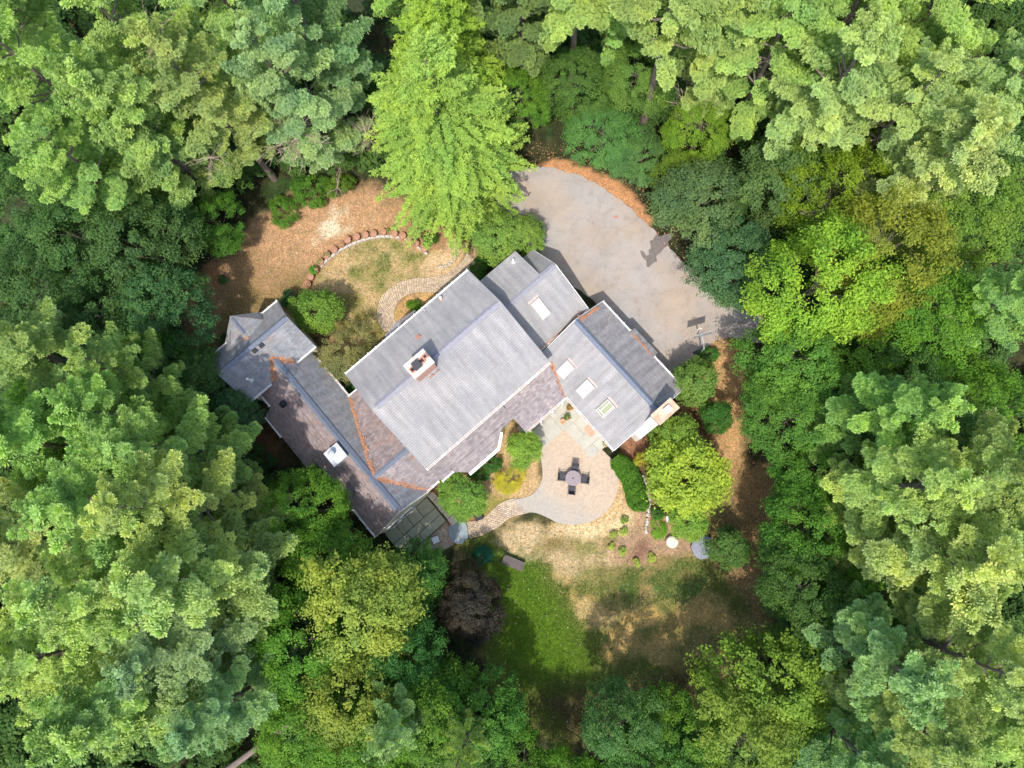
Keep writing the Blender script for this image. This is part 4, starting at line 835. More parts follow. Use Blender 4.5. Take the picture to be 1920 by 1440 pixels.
def proto(key, kind, seed, **kw):
    if kind == 'broad': V, F, var, (cc,) = crown_broad(seed, **kw); tips = [tuple(c) for c in cc[::max(1, len(cc) // 14)] * .93]; h = kw['h']; mat = MAT['leaf']
    elif kind == 'pine': V, F, var, tips = crown_pine(seed, **kw); h = kw.get('h', 22.); tips = tips[::2]; mat = MAT['needle']
    else: V, F, var, tips = crown_spruce(seed, **kw); h = kw.get('h', 19.); tips = tips[::6]; mat = MAT['needle']
    cm = arr_mesh('crown', V, F, var, mat)
    tb_ = trunk_mesh(seed, h, max(.05, h * (.014 if kind != 'broad' else .017)), tips, z1=h * (.95 if kind != 'broad' else .75)); o = tb_.build('trunk', MAT['bark']); tm = o.data; bpy.data.objects.remove(o)
    PROTO[key] = (cm, tm, h, kw.get('r', 5.))
for i in range(4): proto('pine%d' % i, 'pine', 11 + i, h=22., r=5.0 + .3 * (i % 2), z0=[4.5, 6, 5, 8][i], per=[5, 5, 6, 5][i], tl=[.27, .23, .31, .25][i])
proto('tallpine', 'pine', 31, h=24., r=4.6, z0=12., per=5)
for i in range(4): proto('oak%d' % i, 'broad', 51 + i, h=10., r=4.2, ncl=[290, 270, 300, 280][i], lpc=95, leaf=.155)
for i in range(2): proto('fine%d' % i, 'broad', 71 + i, h=9., r=3.2, ncl=300, lpc=66, leaf=.15, spray=2.0, clr=.10)
for i in range(4): proto('gard%d' % i, 'broad', 151 + i, h=4.6, r=2.0, ncl=210, lpc=60, leaf=.15, base=.1, nl=11, clr=.15, spray=1.6)
proto('dome', 'broad', 81, h=3.4, r=2.4, ncl=190, lpc=90, leaf=.085, base=.05, nl=10, clr=.12)
proto('purple', 'broad', 82, h=9., r=2.7, ncl=300, lpc=90, leaf=.12, base=.04, nl=16, clr=.11, spray=1.2)
for i in range(3): proto('shrub%d' % i, 'broad', 91 + i, h=2.4, r=1.7, ncl=130, lpc=60, leaf=.13, base=.02, nl=9, clr=.15)
proto('tuft', 'broad', 99, h=.5, r=.4, ncl=40, lpc=24, leaf=.07, base=.0, nl=6, clr=.25)
proto('spruce0', 'spruce', 41, h=19., r=6.0); proto('spruce1', 'spruce', 42, h=15., r=4.6, per=5)
def tree(key, name, cat, label, base, h, r, col, group=None, rz=None, sub='crown', trunk='trunk'):
    """base = world point; the prototype is scaled to height h and radius r"""
    cm, tm, ph, pr = PROTO[key]; t_ = thing(name, label, cat, base, group); s = (r / pr, r / pr, h / ph); rz = RS.rand() * 6.28 if rz is None else rz
    c = link(bpy.data.objects.new(sub, cm)); c.parent = t_; c.scale = s; c.rotation_euler = (0, 0, rz); c.color = (*col, 1)
    k = link(bpy.data.objects.new(trunk, tm)); k.parent = t_; k.scale = s; k.rotation_euler = (0, 0, rz)
    return t_
# ------------------------------------------------------------ planters
for i, ((px, py), lb) in enumerate(zip(pots, pot_labels)):
    c = at(px, py, .45); c.z = 0; th = thing('planter', lb, 'planter', c, 'round planters along the curved edging'); r = .30 * (.94 + .1 * RS.rand())
    MB().lathe(c, [(r * .78, 0), (r * .95, .40), (r * 1.06, .41), (r * 1.06, .50), (r * .9, .50), (r * .86, .42), (.02, .42)], 18).build('pot', MAT['terracotta'], th)
    MB().lathe(c, [(r * .87, .36), (r * .85, .44), (r * .4, .46), (.02, .465)], 14).build('soil', MAT['soil'], th)
    gcol = {8: (.16, .22, .06), 12: (.15, .24, .06), 13: (.17, .26, .06), 14: (.10, .30, .03), 10: (.26, .22, .10), 16: (.20, .17, .07)}.get(i)
    if gcol:
        g = link(bpy.data.objects.new('plant', PROTO['tuft'][0])); g.parent = th; sc = {14: 1.05, 8: .4}.get(i, .68); g.scale = (sc, sc, sc * (.9 if i == 14 else .35)); g.location = (0, 0, .38); g.color = (*gcol, 1); g.rotation_euler = (0, 0, i)
# ------------------------------------------------------------ trees: base pixel, height, radius, colour
PG = (.31, .43, .14); PB = (.28, .42, .20); PY = (.32, .41, .14); PD = (.20, .30, .11); PL = (.39, .48, .175)
BG = (.12, .245, .03); BL = (.26, .39, .045); BD = (.075, .16, .035); BY = (.27, .36, .07); BO = (.20, .28, .045); BB = (.09, .18, .07); BS = (.075, .155, .045)  # BS puts the shade over the left-hand trees into their leaf colour
T = [
 # upper left
 ('pine0', 636, 318, 20, 4.4, PB, 'blue-green pine at the top left whose drooping plume hangs over the bare earth'),
 ('pine1', 515, 335, 21, 4.8, PY, 'yellow-green pine leaning over the reddish earth at the upper left'),
 ('pine2', 425, 385, 21, 4.8, PG, 'pale green pine between the dark low shrub and the left top corner'),
 ('pine3', 335, 440, 19, 4.4, PG, 'mid green pine standing left of the dark rounded shrub'),
 ('pine1', 560, 215, 22, 4.8, PG, 'pale pine with bare dead branches showing near the top edge'),
 ('pine2', 665, 230, 22, 4.2, PB, 'silvery pine directly left of the bright green spruce'),
 ('pine0', 430, 270, 22, 5.0, PG, 'tall pale pine filling the top left corner'),
 ('pine3', 300, 330, 22, 5.0, PG, 'pine at the left edge below the top left corner'),
 ('oak0', 448, 452, 6.2, 2.7, (.09, .20, .03), 'low dense saturated green shrub-tree at the left edge of the reddish earth'),
 ('oak1', 372, 530, 12, 4.2, BS, 'dark green broadleaf tree left of the house near the reddish earth'),
 ('oak2', 395, 625, 10.5, 3.6, BB, 'rounded blue-green broadleaf tree just left of the far west roof'),
 ('oak3', 290, 520, 13, 4.4, BS, 'shaded broadleaf tree at the left edge of the picture, upper half'),
 ('oak0', 310, 620, 11, 4.2, BS, 'shaded leafy tree behind the rounded blue-green one'),
 ('oak1', 420, 745, 8, 3.0, BS, 'low tree beside the dark strip west of the house'),
 ('fine0', 478, 795, 6.5, 2.3, BB, 'small bluish tree against the long west roof'),
 ('oak2', 350, 700, 9, 3.4, BG, 'leafy tree filling the dip between the left pines and the west roof'),
 # left pines
 ('pine1', 392, 742, 18, 3.6, PG, 'lone pine plume rising above dark trees at the left edge'),
 ('pine2', 400, 815, 19, 4.0, PG, 'pine at the left edge just above the big lower left stand'),
 ('pine0', 475, 870, 20, 4.6, PG, 'pine reaching up towards the west wing of the house'),
 ('pine1', 505, 945, 23, 5.0, PL, 'pale pine in the middle of the lower left stand'),
 ('pine2', 525, 1040, 22, 5.0, PL, 'pale pine below the middle of the lower left stand'),
 ('pine0', 420, 950, 22, 5.2, PG, 'broad pine at the left edge in the lower left stand'),
 ('pine3', 410, 1060, 22, 5.2, PL, 'yellowish pine at the left edge in the lower left stand'),
 ('pine1', 500, 1150, 20, 4.8, PB, 'blue-green pine near the dark gap at the lower left'),
 ('pine2', 440, 1220, 21, 5.0, PG, 'pine in the bottom left corner'),
 ('pine0', 545, 1240, 18, 3.8, PB, 'bluish pine at the bottom edge left of the fallen trunk'),
 ('pine3', 340, 1150, 21, 5.0, PL, 'tall pine on the left edge above the bottom left corner'),
 # lower left broadleaf
 ('oak3', 612, 958, 9.5, 3.2, BG, 'dark green broadleaf tree touching the south-west eave of the west wing'),
 ('fine0', 668, 1040, 9, 3.3, BG, 'green tree just below the west wing gable'),
 ('fine1', 725, 1110, 13, 4.4, BY, 'bright yellow-green tree below the west wing'),
 ('fine0', 790, 1066, 7.5, 2.7, (.08, .19, .035), 'green tree covering the corner of the stone terrace'),
 ('oak0', 640, 1160, 12, 4.0, BG, 'dark leafy tree between the yellow-green tree and the lower left pines'),
 ('oak1', 795, 1185, 10, 3.4, (.06, .16, .04), 'deep green tree just left of the dark purple tree'),
 ('fine1', 720, 1240, 12, 4.0, BO, 'olive green tree near the bottom edge below the yellow-green tree'),
 ('oak2', 835, 1285, 11, 4.0, BG, 'green tree below the dark purple tree'),
 ('fine0', 900, 1290, 9.5, 3.5, (.085, .20, .035), 'bright green tree at the bottom left corner of the lawn'),
 ('oak3', 985, 1410, 9, 3.3, BG, 'green tree at the bottom edge directly below the lawn'),
 ('oak0', 880, 1370, 10, 3.6, BD, 'dark green tree at the bottom edge beside the blue pine tips'),
 ('pine1', 800, 1275, 16, 2.6, PB, 'bluish pine tip at the bottom edge left of centre'),
 ('pine3', 905, 1295, 18, 1.6, PL, 'slender pale pine tip at the bottom edge near the centre'),
 ('oak2', 640, 1290, 11, 3.8, BG, 'green tree above the fallen trunk'),
 ('oak1', 740, 1340, 11, 4.0, BG, 'green tree at the bottom edge right of the fallen trunk'),
 # bottom right
 ('fine0', 1150, 1290, 11, 2.7, (.09, .20, .06), 'airy aspen-like tree poking up into the bottom of the lawn'),
 ('oak1', 1255, 1320, 9, 3.3, BG, 'green tree on the bottom right edge of the lawn'),
 ('oak3', 1085, 1430, 9.5, 3.2, BG, 'green tree at the bottom edge just left of the airy aspen-like tree'),
 ('fine0', 1200, 1370, 9.5, 3.4, (.08, .18, .045), 'green tree at the bottom edge just right of the airy aspen-like tree'),
 ('fine1', 1385, 1225, 11, 4.6, (.20, .28, .04), 'large yellow-green tree at the lower right of the lawn'),
 ('fine1', 1330, 1310, 12, 4.0, BO, 'olive tree at the bottom edge below the large yellow-green one'),
 ('oak2', 1445, 1080, 10.5, 3.8, BD, 'dark green tree right of the brown corner of the lawn'),
 ('oak0', 1450, 985, 10, 3.6, (.10, .22, .03), 'bright green tree at the right edge of the lawn'),
 ('oak3', 1490, 1170, 10, 3.8, BD, 'very dark tree in the shaded gap at the lower right'),
 ('oak2', 1560, 1080, 10, 4.0, BG, 'green tree below the right-hand pines'),
 ('pine0', 1500, 1165, 20, 4.2, PB, 'bluish pine in the lower right quarter'),
 ('pine1', 1540, 1250, 20, 4.6, PG, 'pale pine in the bottom right corner'),
 ('pine2', 1480, 1300, 18, 3.4, PB, 'pine at the bottom edge right of the olive tree'),
 ('pine3', 1600, 1150, 21, 4.6, PL, 'pine at the right edge in the lower right quarter'),
 # right
 ('pine2', 1570, 1020, 21, 4.8, PL, 'pale pine at the right edge with long plumes, middle one of the stand'),
 ('pine1', 1540, 915, 21, 4.6, PL, 'pale pine whose plumes point at the house from the right'),
 ('pine0', 1530, 815, 20, 3.6, PG, 'tall narrow pine spire on the right edge above the plumed pines'),
 ('pine3', 1640, 900, 21, 4.6, PG, 'pine in the right-hand stand hard against the picture edge'),
 ('oak1', 1600, 740, 10, 3.6, BD, 'dark tree in the shade left of the narrow pine spire'),
 ('oak2', 1640, 640, 12, 4.4, BG, 'green tree at the right edge beside the lime one'),
 ('pine1', 1700, 640, 17, 3.4, PG, 'small pine at the right edge level with the driveway'),
 # upper right broadleaf
 ('oak0', 1440, 605, 15, 5.0, BL, 'large lime green tree right of the driveway'),
 ('oak1', 1530, 560, 15, 4.8, (.22, .27, .035), 'olive-yellow crown behind the large lime green tree'),
 ('oak2', 1428, 700, 10.5, 4.0, (.12, .25, .045), 'green tree below the driveway end, right of the basketball hoop'),
 ('oak3', 1440, 800, 10, 3.6, (.11, .24, .04), 'green tree right of the orange-brown strip'),
 ('oak0', 1475, 885, 8, 3.2, (.10, .23, .03), 'low green tree beside the brown corner of the lawn'),
 ('fine0', 1530, 700, 9, 3.4, BG, 'shaded tree behind the tree by the basketball hoop'),
 ('fine1', 1288, 446, 9.5, 3.8, (.12, .19, .08), 'grey-green tree overhanging the top right of the driveway'),
 ('fine0', 1340, 532, 8.5, 3.4, BB, 'blue-green tree whose shade falls on the right side of the driveway'),
 ('fine1', 1420, 420, 10, 4.0, (.11, .18, .06), 'grey-green tree further back from the driveway'),
 ('oak1', 1262, 375, 6, 2.3, (.17, .27, .035), 'yellowish green small tree at the top bend of the driveway'),
 ('fine0', 1125, 296, 5.5, 3.0, (.10, .21, .06), 'dense low green thicket behind the orange needles, left part'),
 ('fine1', 1192, 338, 5, 2.6, (.10, .20, .07), 'dense low green thicket behind the orange needles, right part'),
 ('oak2', 1075, 235, 9, 3.0, (.09, .19, .04), 'medium green tree right of the bright spruce'),
 ('fine0', 1290, 300, 7, 2.8, (.17, .26, .03), 'yellow-green low tree right of the bare pine trunk'),
 # top
 ('tallpine', 1203, 247, 25, 4.4, PG, 'tall pine with a long bare trunk above the driveway'),
 ('tallpine', 900, 150, 24, 4.2, PD, 'dark pine with a bare trunk at the top edge right of the spruce'),
 ('tallpine', 1068, 190, 24, 4.2, PG, 'pine with a bare brown trunk at the top edge centre'),
 ('pine2', 985, 175, 20, 3.4, PD, 'shaded pine at the top edge just right of the spruce'),
 ('pine0', 1290, 225, 21, 4.2, PG, 'pine right of the long bare trunk'),
 ('pine1', 1370, 250, 21, 4.6, PG, 'broad pine at the top edge right of centre'),
 ('pine2', 1160, 120, 22, 4.4, PG, 'pine at the top edge left of the long bare trunk'),
 ('pine0', 1450, 330, 20, 4.8, PL, 'pale plumed pine between the grey-green trees and the top right corner'),
 ('pine1', 1545, 370, 20, 4.8, PL, 'pale pine in the top right corner'),
 ('pine3', 1480, 210, 21, 4.6, PG, 'pine on the top edge left of the top right corner'),
 ('pine2', 1590, 460, 20, 4.6, PL, 'pale pine on the right edge below the top right corner'),
 ('oak3', 1500, 440, 12, 4.2, (.17, .25, .02), 'yellow-green vine-covered tree among the top right pines'),
 ('oak0', 1590, 300, 13, 4.2, (.16, .24, .03), 'yellowish tree deep in the top right corner'),
 ('spruce0', 862, 352, 19, 6.9, (.285, .40, .095), 'big bright green spruce with drooping feathery branches above the house'),
 ('spruce1', 865, 225, 17.5, 5.2, (.29, .43, .06), 'lime green spruce behind the big one at the top edge'),
 ('pine3', 800, 120, 21, 4.0, PG, 'pine at the top edge between the silvery pine and the lime spruce'),
 # outer ring, mostly cut by the picture edge
 ('pine0', 270, 720, 19, 4.6, PG, 'pine cut by the left edge, level with the far west roof'),
 ('pine2', 260, 850, 20, 5.0, PG, 'pine cut by the left edge, behind the lower left stand'),
 ('oak1', 210, 600, 12, 4.6, BS, 'leafy tree cut by the left edge, level with the row of planters'),
 ('pine1', 250, 1000, 20, 5.0, PL, 'pine cut by the left edge at lower left'),
 ('oak2', 230, 780, 11, 4.4, BG, 'leafy tree cut by the left edge, below the lone pine plume'),
 ('oak0', 260, 920, 11, 4.4, BG, 'leafy tree cut by the left edge, in a gap of the lower left stand'),
 ('oak1', 200, 470, 12, 4.6, BS, 'leafy tree cut by the left edge, level with the dark rounded shrub'),
 ('pine3', 200, 200, 20, 5.0, PG, 'pine cut by the left edge close to the top left corner'),
 ('pine1', 1700, 330, 18, 4.8, PL, 'pine cut by the right edge near the top'),
 ('oak2', 1700, 470, 12, 4.6, (.17, .26, .04), 'yellow-green tree cut by the right edge near the top'),
 ('pine0', 1620, 180, 20, 5.0, PG, 'pine cut by the top right corner of the picture'),
 ('oak3', 1730, 800, 11, 4.4, BG, 'leafy tree cut by the right edge, level with the patio'),
 ('pine2', 1700, 1000, 18, 4.8, PG, 'pine cut by the right edge, level with the lawn'),
 ('pine0', 1650, 1250, 18, 4.6, PG, 'pine cut by the bottom right corner of the picture'),
 ('pine1', 1340, 90, 21, 4.8, PG, 'pine cut by the top edge right of the long bare trunk'),
 ('pine3', 1480, 60, 20, 4.8, PL, 'pale pine cut by the top edge at upper right'),
 ('pine0', 1020, 60, 21, 4.4, PD, 'dark pine cut by the top edge at the centre'),
 ('oak2', 1640, 840, 12, 4.0, BD, 'dark leafy tree in the gap between the pine spire and the right edge'),
 ('oak0', 1180, 210, 8, 3.2, (.15, .24, .05), 'leafy tree filling the gap left of the long bare trunk'),
 ('oak3', 980, 255, 8, 2.8, BG, 'shaded small tree right of the spruce above the driveway'),
]
for key, px, py, h, r, col, label in T:
    nm = {'p': 'pine_tree', 't': 'pine_tree', 's': 'spruce_tree'}.get(key[0] if not key.startswith('sh') else 'x', 'leafy_tree')
    cat = {'pine_tree': 'pine tree', 'spruce_tree': 'spruce tree'}.get(nm, 'tree')
    j = lambda x: min(.9, x * (1 + RS.uniform(-.07, .07)))
    tree(key, nm, cat, label, at(px, py, 0), h, r, tuple(j(x) for x in col))
# shrubs and small trees round the house: crown centre pixel, height
S = [
 ('gard0', 592, 583, 4.6, 1.95, (.17, .29, .05), 'tree', 'garden_tree', 'bright green small tree between the far west roof and the front lawn'),
 ('dome', 646, 655, 4.4, 2.5, (.27, .27, .12), 'tree', 'dome_tree', 'olive-brown dome-shaped tree between the west wing and the main house'),
 ('shrub1', 548, 560, 1.6, 1.1, (.035, .10, .04), 'shrub', 'shrub', 'dark shrub at the north corner of the far west roof'),
 ('shrub0', 668, 722, 1.8, 1.3, (.05, .13, .03), 'shrub', 'shrub', 'shaded green shrub in the dark slot between the two roofs'),
 ('shrub2', 775, 574, 1.0, .65, (.12, .28, .02), 'shrub', 'shrub', 'small bright shrub in the loop of the front path'),
 ('shrub1', 896, 502, 2.0, 1.0, (.06, .16, .03), 'shrub', 'shrub', 'dark green shrub at the end of the front path by the roof corner'),
 ('gard1', 930, 455, 5.0, 2.2, (.21, .33, .07), 'tree', 'garden_tree', 'lime green rounded tree tucked under the spruce, left one'),
 ('gard2', 985, 440, 4.6, 1.7, (.20, .31, .065), 'tree', 'garden_tree', 'lime green rounded tree tucked under the spruce beside the driveway'),
 ('gard3', 977, 841, 3.6, 1.55, (.22, .36, .06), 'tree', 'garden_tree', 'bright green round tree at the corner of the patio'),
 ('gard0', 864, 927, 3.4, 1.85, (.17, .31, .06), 'tree', 'garden_tree', 'round green tree beside the stone terrace and black box'),
 ('dome', 955, 896, 1.1, 1.3, (.48, .44, .05), 'shrub', 'shrub', 'golden yellow low mound shrub beside the patio'),
 ('shrub0', 918, 868, 1.3, .95, (.05, .15, .03), 'shrub', 'shrub', 'dark green shrub against the bay window wall, upper one'),
 ('shrub2', 897, 892, 1.2, .8, (.05, .15, .03), 'shrub', 'shrub', 'dark green shrub against the bay window wall, lower one'),
 ('gard1', 1306, 716, 5.0, 1.95, (.16, .27, .06), 'tree', 'garden_tree', 'green tree at the east corner of the garage roof'),
 ('gard1', 1290, 883, 6.3, 3.4, (.32, .42, .055), 'tree', 'garden_tree', 'big yellow-green tree right of the hedge'),
 ('gard2', 1262, 812, 4.8, 1.7, (.22, .34, .06), 'tree', 'garden_tree', 'bright green tree beside the end chimney'),
 ('gard0', 1290, 968, 3.2, 1.6, (.22, .35, .06), 'tree', 'garden_tree', 'bright green shrub-tree above the blue-grey boulder'),
 ('shrub1', 1213, 868, 1.9, .95, (.45, .42, .06), 'shrub', 'shrub', 'yellow-leaved shrub between the hedge and the garage corner'),
 ('shrub2', 1226, 888, 1.6, .6, (.38, .40, .03), 'shrub', 'shrub', 'small golden shrub behind the upper end of the stone row'),
 ('gard3', 1364, 1022, 4.2, 1.65, (.10, .20, .05), 'tree', 'garden_tree', 'dark green tree right of the blue-grey boulder'),
 ('dome', 1232, 990, .55, .85, (.17, .34, .03), 'shrub', 'shrub', 'low light green ground cover mound beside the white pedestal'),
 ('shrub0', 1233, 963, 1.0, .55, (.07, .20, .04), 'shrub', 'shrub', 'small dark shrub above the low mound by the stone row'),
 ('purple', 888, 1135, 7.0, 2.5, (.055, .046, .036), 'tree', 'purple_tree', 'dark purple-brown tree left of the lawn'),
 ('dome', 868, 1075, 3.0, 1.5, (.09, .075, .045), 'shrub', 'shrub', 'brownish purple shrub above the dark purple tree'),
 ('dome', 902, 1046, 1.0, .95, (.025, .14, .085), 'shrub', 'shrub', 'teal green juniper shrub at the edge of the lawn'),
 ('shrub1', 895, 1180, 2.0, 1.4, (.06, .06, .05), 'shrub', 'shrub', 'grey-purple shrub at the foot of the dark purple tree'),
 ('shrub2', 430, 640, 1.2, .8, (.05, .14, .05), 'shrub', 'shrub', 'feathery green shrub at the west side of the small gable'),
 ('shrub0', 416, 524, .9, .45, (.08, .19, .06), 'shrub', 'shrub', 'tiny green bush alone on the reddish earth'),
 ('shrub1', 805, 448, 1.2, .7, (.08, .22, .03), 'shrub', 'shrub', 'green shrub behind the last planter under the spruce'),
 ('shrub2', 585, 355, 2.4, 1.6, (.10, .22, .03), 'shrub', 'shrub', 'green shrub behind the pale patch of bare earth'),
 ('shrub0', 530, 395, 2.0, 1.4, (.11, .23, .03), 'shrub', 'shrub', 'green shrub at the top edge of the reddish earth'),
 ('shrub1', 640, 350, 2.2, 1.3, (.12, .22, .03), 'shrub', 'shrub', 'yellowish shrub below the blue-green pine plume'),
 ('shrub0', 1330, 665, 1.4, .8, (.10, .24, .05), 'shrub', 'shrub', 'light green bush right of the basketball hoop base'),
 ('gard2', 1345, 780, 3.6, 1.3, (.07, .19, .035), 'tree', 'garden_tree', 'sparse dark tree right of the chimney gable'),
 ('shrub0', 1170, 997, .5, .36, (.40, .50, .12), 'shrub', 'hosta', 'light green hosta nearest the patio edge in the mulch bed'),
 ('shrub1', 1152, 1003, .5, .34, (.40, .50, .12), 'shrub', 'hosta', 'light green hosta at the upper left corner of the mulch bed'),
 ('shrub2', 1147, 1024, .4, .28, (.40, .50, .12), 'shrub', 'hosta', 'small round bright plant at the left edge of the mulch bed'),
 ('shrub0', 1167, 1034, .5, .36, (.40, .50, .12), 'shrub', 'hosta', 'pale variegated hosta left of the dark mulch'),
 ('shrub1', 1193, 1056, .5, .36, (.40, .50, .12), 'shrub', 'hosta', 'bright green hosta at the bottom tip of the mulch bed'),
 ('shrub2', 1222, 1045, .5, .36, (.40, .50, .12), 'shrub', 'hosta', 'pale hosta right of the dark mulch'),
 ('shrub0', 1171, 975, .5, .34, (.25, .38, .08), 'shrub', 'hosta', 'pale hosta just below the hedge end'),
 ('shrub1', 738, 428, .4, .3, (.42, .46, .18), 'shrub', 'hosta', 'pale yellow hosta behind the top planters, right one'),
 ('shrub2', 727, 431, .35, .22, (.30, .40, .10), 'shrub', 'hosta', 'pale green hosta behind the top planters, left one'),
]
for key, px, py, h, r, col, cat, nm, label in S:
    c = at(px, py, h * .6); c.z = 0; tree(key, nm, cat, label, c, h, r, col, sub='foliage' if cat == 'shrub' else 'crown', trunk='stem' if cat == 'shrub' else 'trunk')
# potted plants on the walk
for px, py, col, lb in ((1064, 784, (.12, .22, .05), 'potted green plant at the inner corner of the patio'), (1137, 834, (.45, .48, .30), 'pot of white flowers at the lower end of the stone walk'), (1069, 766, (.30, .22, .08), 'small brown potted plant beside the garage gutter')):
    c = at(px, py, .4); c.z = .1; th = thing('potted_plant', lb, 'potted plant', c); MB().lathe(c, [(.13, 0), (.19, .28), (.16, .28), (.02, .24)], 14).build('pot', MAT['terracotta'], th)
    g = link(bpy.data.objects.new('plant', PROTO['tuft'][0])); g.parent = th; g.scale = (.75, .75, .7); g.location = (0, 0, .22); g.color = (*col, 1)
c = at(1055, 790, .3); c.z = .1; th = thing('potted_plant', 'orange clay pot next to the green potted plant at the patio corner', 'pot', c); MB().lathe(c, [(.14, 0), (.22, .3), (.18, .3), (.02, .22)], 16).build('pot', mottled('orange_clay', (.55, .25, .15), .15, 4, .9), th)
c = at(1105, 808, .1); dm = MB().box(Vector((c.x, c.y, .125)), HU * .28, HV * .45, UP * .012).build('door_mat', mottled('coir_mat', (.42, .28, .20), .2, 5, .95)); tag(dm, 'brown door mat lying on the pale stone walk beside the garage', 'mat')
# hedge: clipped curved yew hedge made of many short leafy shoots over a rounded body
hc = smooth_poly(gp((1152, 858), (1165, 872), (1180, 893), (1190, 915), (1196, 940), (1196, 958)), 2, False)
Q = np.array([(p.x, p.y) for p in hc]); sh_ = np.r_[0, np.cumsum(np.hypot(*np.diff(Q, axis=0).T))]; rs = np.random.RandomState(5); nL = 26000
s_ = rs.rand(nL) * sh_[-1]; cx = np.interp(s_, sh_, Q[:, 0]); cy = np.interp(s_, sh_, Q[:, 1]); tx = np.interp(s_ + .1, sh_, Q[:, 0]) - np.interp(s_ - .1, sh_, Q[:, 0]); ty = np.interp(s_ + .1, sh_, Q[:, 1]) - np.interp(s_ - .1, sh_, Q[:, 1]); tl_ = np.hypot(tx, ty) + 1e-9; nx_ = -ty / tl_; ny_ = tx / tl_
th_ = rs.rand(nL) * math.pi; wd = .76 * np.clip(.55 + np.minimum(s_, sh_[-1] - s_) * .9, 0, 1) * (1 + .34 * (vnoise(s_, np.round(th_ / 3.2) * 7, .45) - .5)); ht = 1.15 * (1 + .30 * (vnoise(cx * 3, cy * 3 + th_, .8) - .5))
o_ = np.cos(th_) * wd; o_ = o_ * (.9 + .2 * rs.rand(nL)); P_ = np.stack([cx + nx_ * o_, cy + ny_ * o_, (.12 + np.sin(th_) ** .55 * ht) * (.86 + .22 * rs.rand(nL))], 1)
Nn = np.stack([nx_ * np.cos(th_), ny_ * np.cos(th_), np.sin(th_)], 1) * .6 + rs.randn(nL, 3) * .6
Vh, Fh = leaves(P_, Nn, np.full(nL, .12), rs, .5); hm = arr_mesh('foliage', Vh, Fh, rs.rand(nL), MAT['leaf'])
hg = thing('hedge', 'dark green curved clipped hedge along the right side of the patio', 'hedge', hc[len(hc) // 2]); o = link(bpy.data.objects.new('foliage', hm)); o.parent = hg; o.location = -origin(hg); o.color = (.11, .25, .035, 1)
st_ = MB()
for i in range(9):
    x = sh_[-1] * (i + .5) / 9; p = Vector((np.interp(x, sh_, Q[:, 0]), np.interp(x, sh_, Q[:, 1]), -.05)); st_.tube([p, p + UP * .9], [.05, .02], 6)
st_.build('stem', MAT['bark'], hg)
# dead branches: bare twiggy tangles and fallen timber
def twigs(name, label, c, n, L, seed, spread=1.0, up=.5, mat='deadwood', z=0):
    rs = random.Random(seed); b_ = MB(); c = Vector(c)
    for i in range(n):
        a = rs.random() * 6.28; d = Vector((math.cos(a) * spread, math.sin(a) * spread, up * rs.uniform(.2, 1.4))).normalized(); l = L * rs.uniform(.5, 1); p = [c]; r_ = .035 * L / 2.2
        for k_ in range(4): p.append(p[-1] + (d + Vector((rs.uniform(-.3, .3), rs.uniform(-.3, .3), rs.uniform(-.2, .2)))).normalized() * l / 4)
        b_.tube(p, [r_ * (1 - .22 * k_) for k_ in range(5)], 5)
        for k_ in range(1, 5):
            for s in range(2):
                e = (p[k_] - p[k_ - 1]).normalized() + Vector((rs.uniform(-.9, .9), rs.uniform(-.9, .9), rs.uniform(-.5, .5))); q_ = p[k_] + e.normalized() * l * .28; b_.tube([p[k_], (p[k_] + q_) / 2 + Vector((0, 0, .04)), q_], [r_ * .4, r_ * .3, r_ * .12], 4)
    o = b_.build(name, MAT[mat]); return tag(o, label, 'dead branches')
twigs('dead_branches', 'pale dead branches hanging between the pines at the upper left', at(560, 250, 9), 16, 3.4, 1, 1, .3)
twigs('dead_branches', 'reddish bare twig tangle right of the long bare pine trunk', at(1297, 215, 5), 26, 2.6, 2, 1, .8)
twigs('dead_branches', 'bare pale branch reaching over the bare earth below the blue-green pine', at(632, 352, 2.5), 5, 2.0, 3, 1, .2)
twigs('dead_branches', 'dead twigs tangled left of the bright spruce trunk', at(688, 255, 6), 14, 2.6, 4, 1, .4)
twigs('dead_branches', 'dead branches in the gap among the top left pines', at(290, 70, 16), 12, 2.2, 5, 1, .3)
twigs('dead_branches', 'bundle of bare branches below the plumed pine on the upper right', at(1560, 398, 9), 12, 2.4, 6, 1, .3)
twigs('dead_branches', 'dead branches at the edge of the yellow-green pine at upper left', at(395, 295, 11), 10, 2.0, 7, 1, .2)
fl = at(425, 1445, 2.5); f2 = at(585, 1325, 3.5)
lg = MB().tube([fl, fl.lerp(f2, .4) + UP * .1, f2], [.26, .2, .13], 9); 
for k_ in range(7): a = fl.lerp(f2, .2 + .11 * k_); lg.tube([a, a + Vector((random.uniform(-.8, .8), random.uniform(-.8, .8), random.uniform(0, .6)))], [.04, .01], 5)
lg.tube([f2 - Vector((0, 0, 0)), f2 - Vector((.1, .2, 3.4))], [.12, .1], 7)
tag(lg.build('fallen_trunk', MAT['bark']), 'fallen brown tree trunk leaning between the trees at the bottom left', 'fallen trunk')
# white bent sapling by the yellow-green tree
tag(MB().tube([at(1322, 865, .1), at(1326, 845, .6), at(1322, 825, 1.2), at(1312, 815, 1.4), at(1302, 818, 1.3)], [.03, .025, .02, .016, .01], 6).build('bare_sapling', MAT['deadwood']), 'thin bent bare stem arching behind the big yellow-green tree', 'bare sapling')
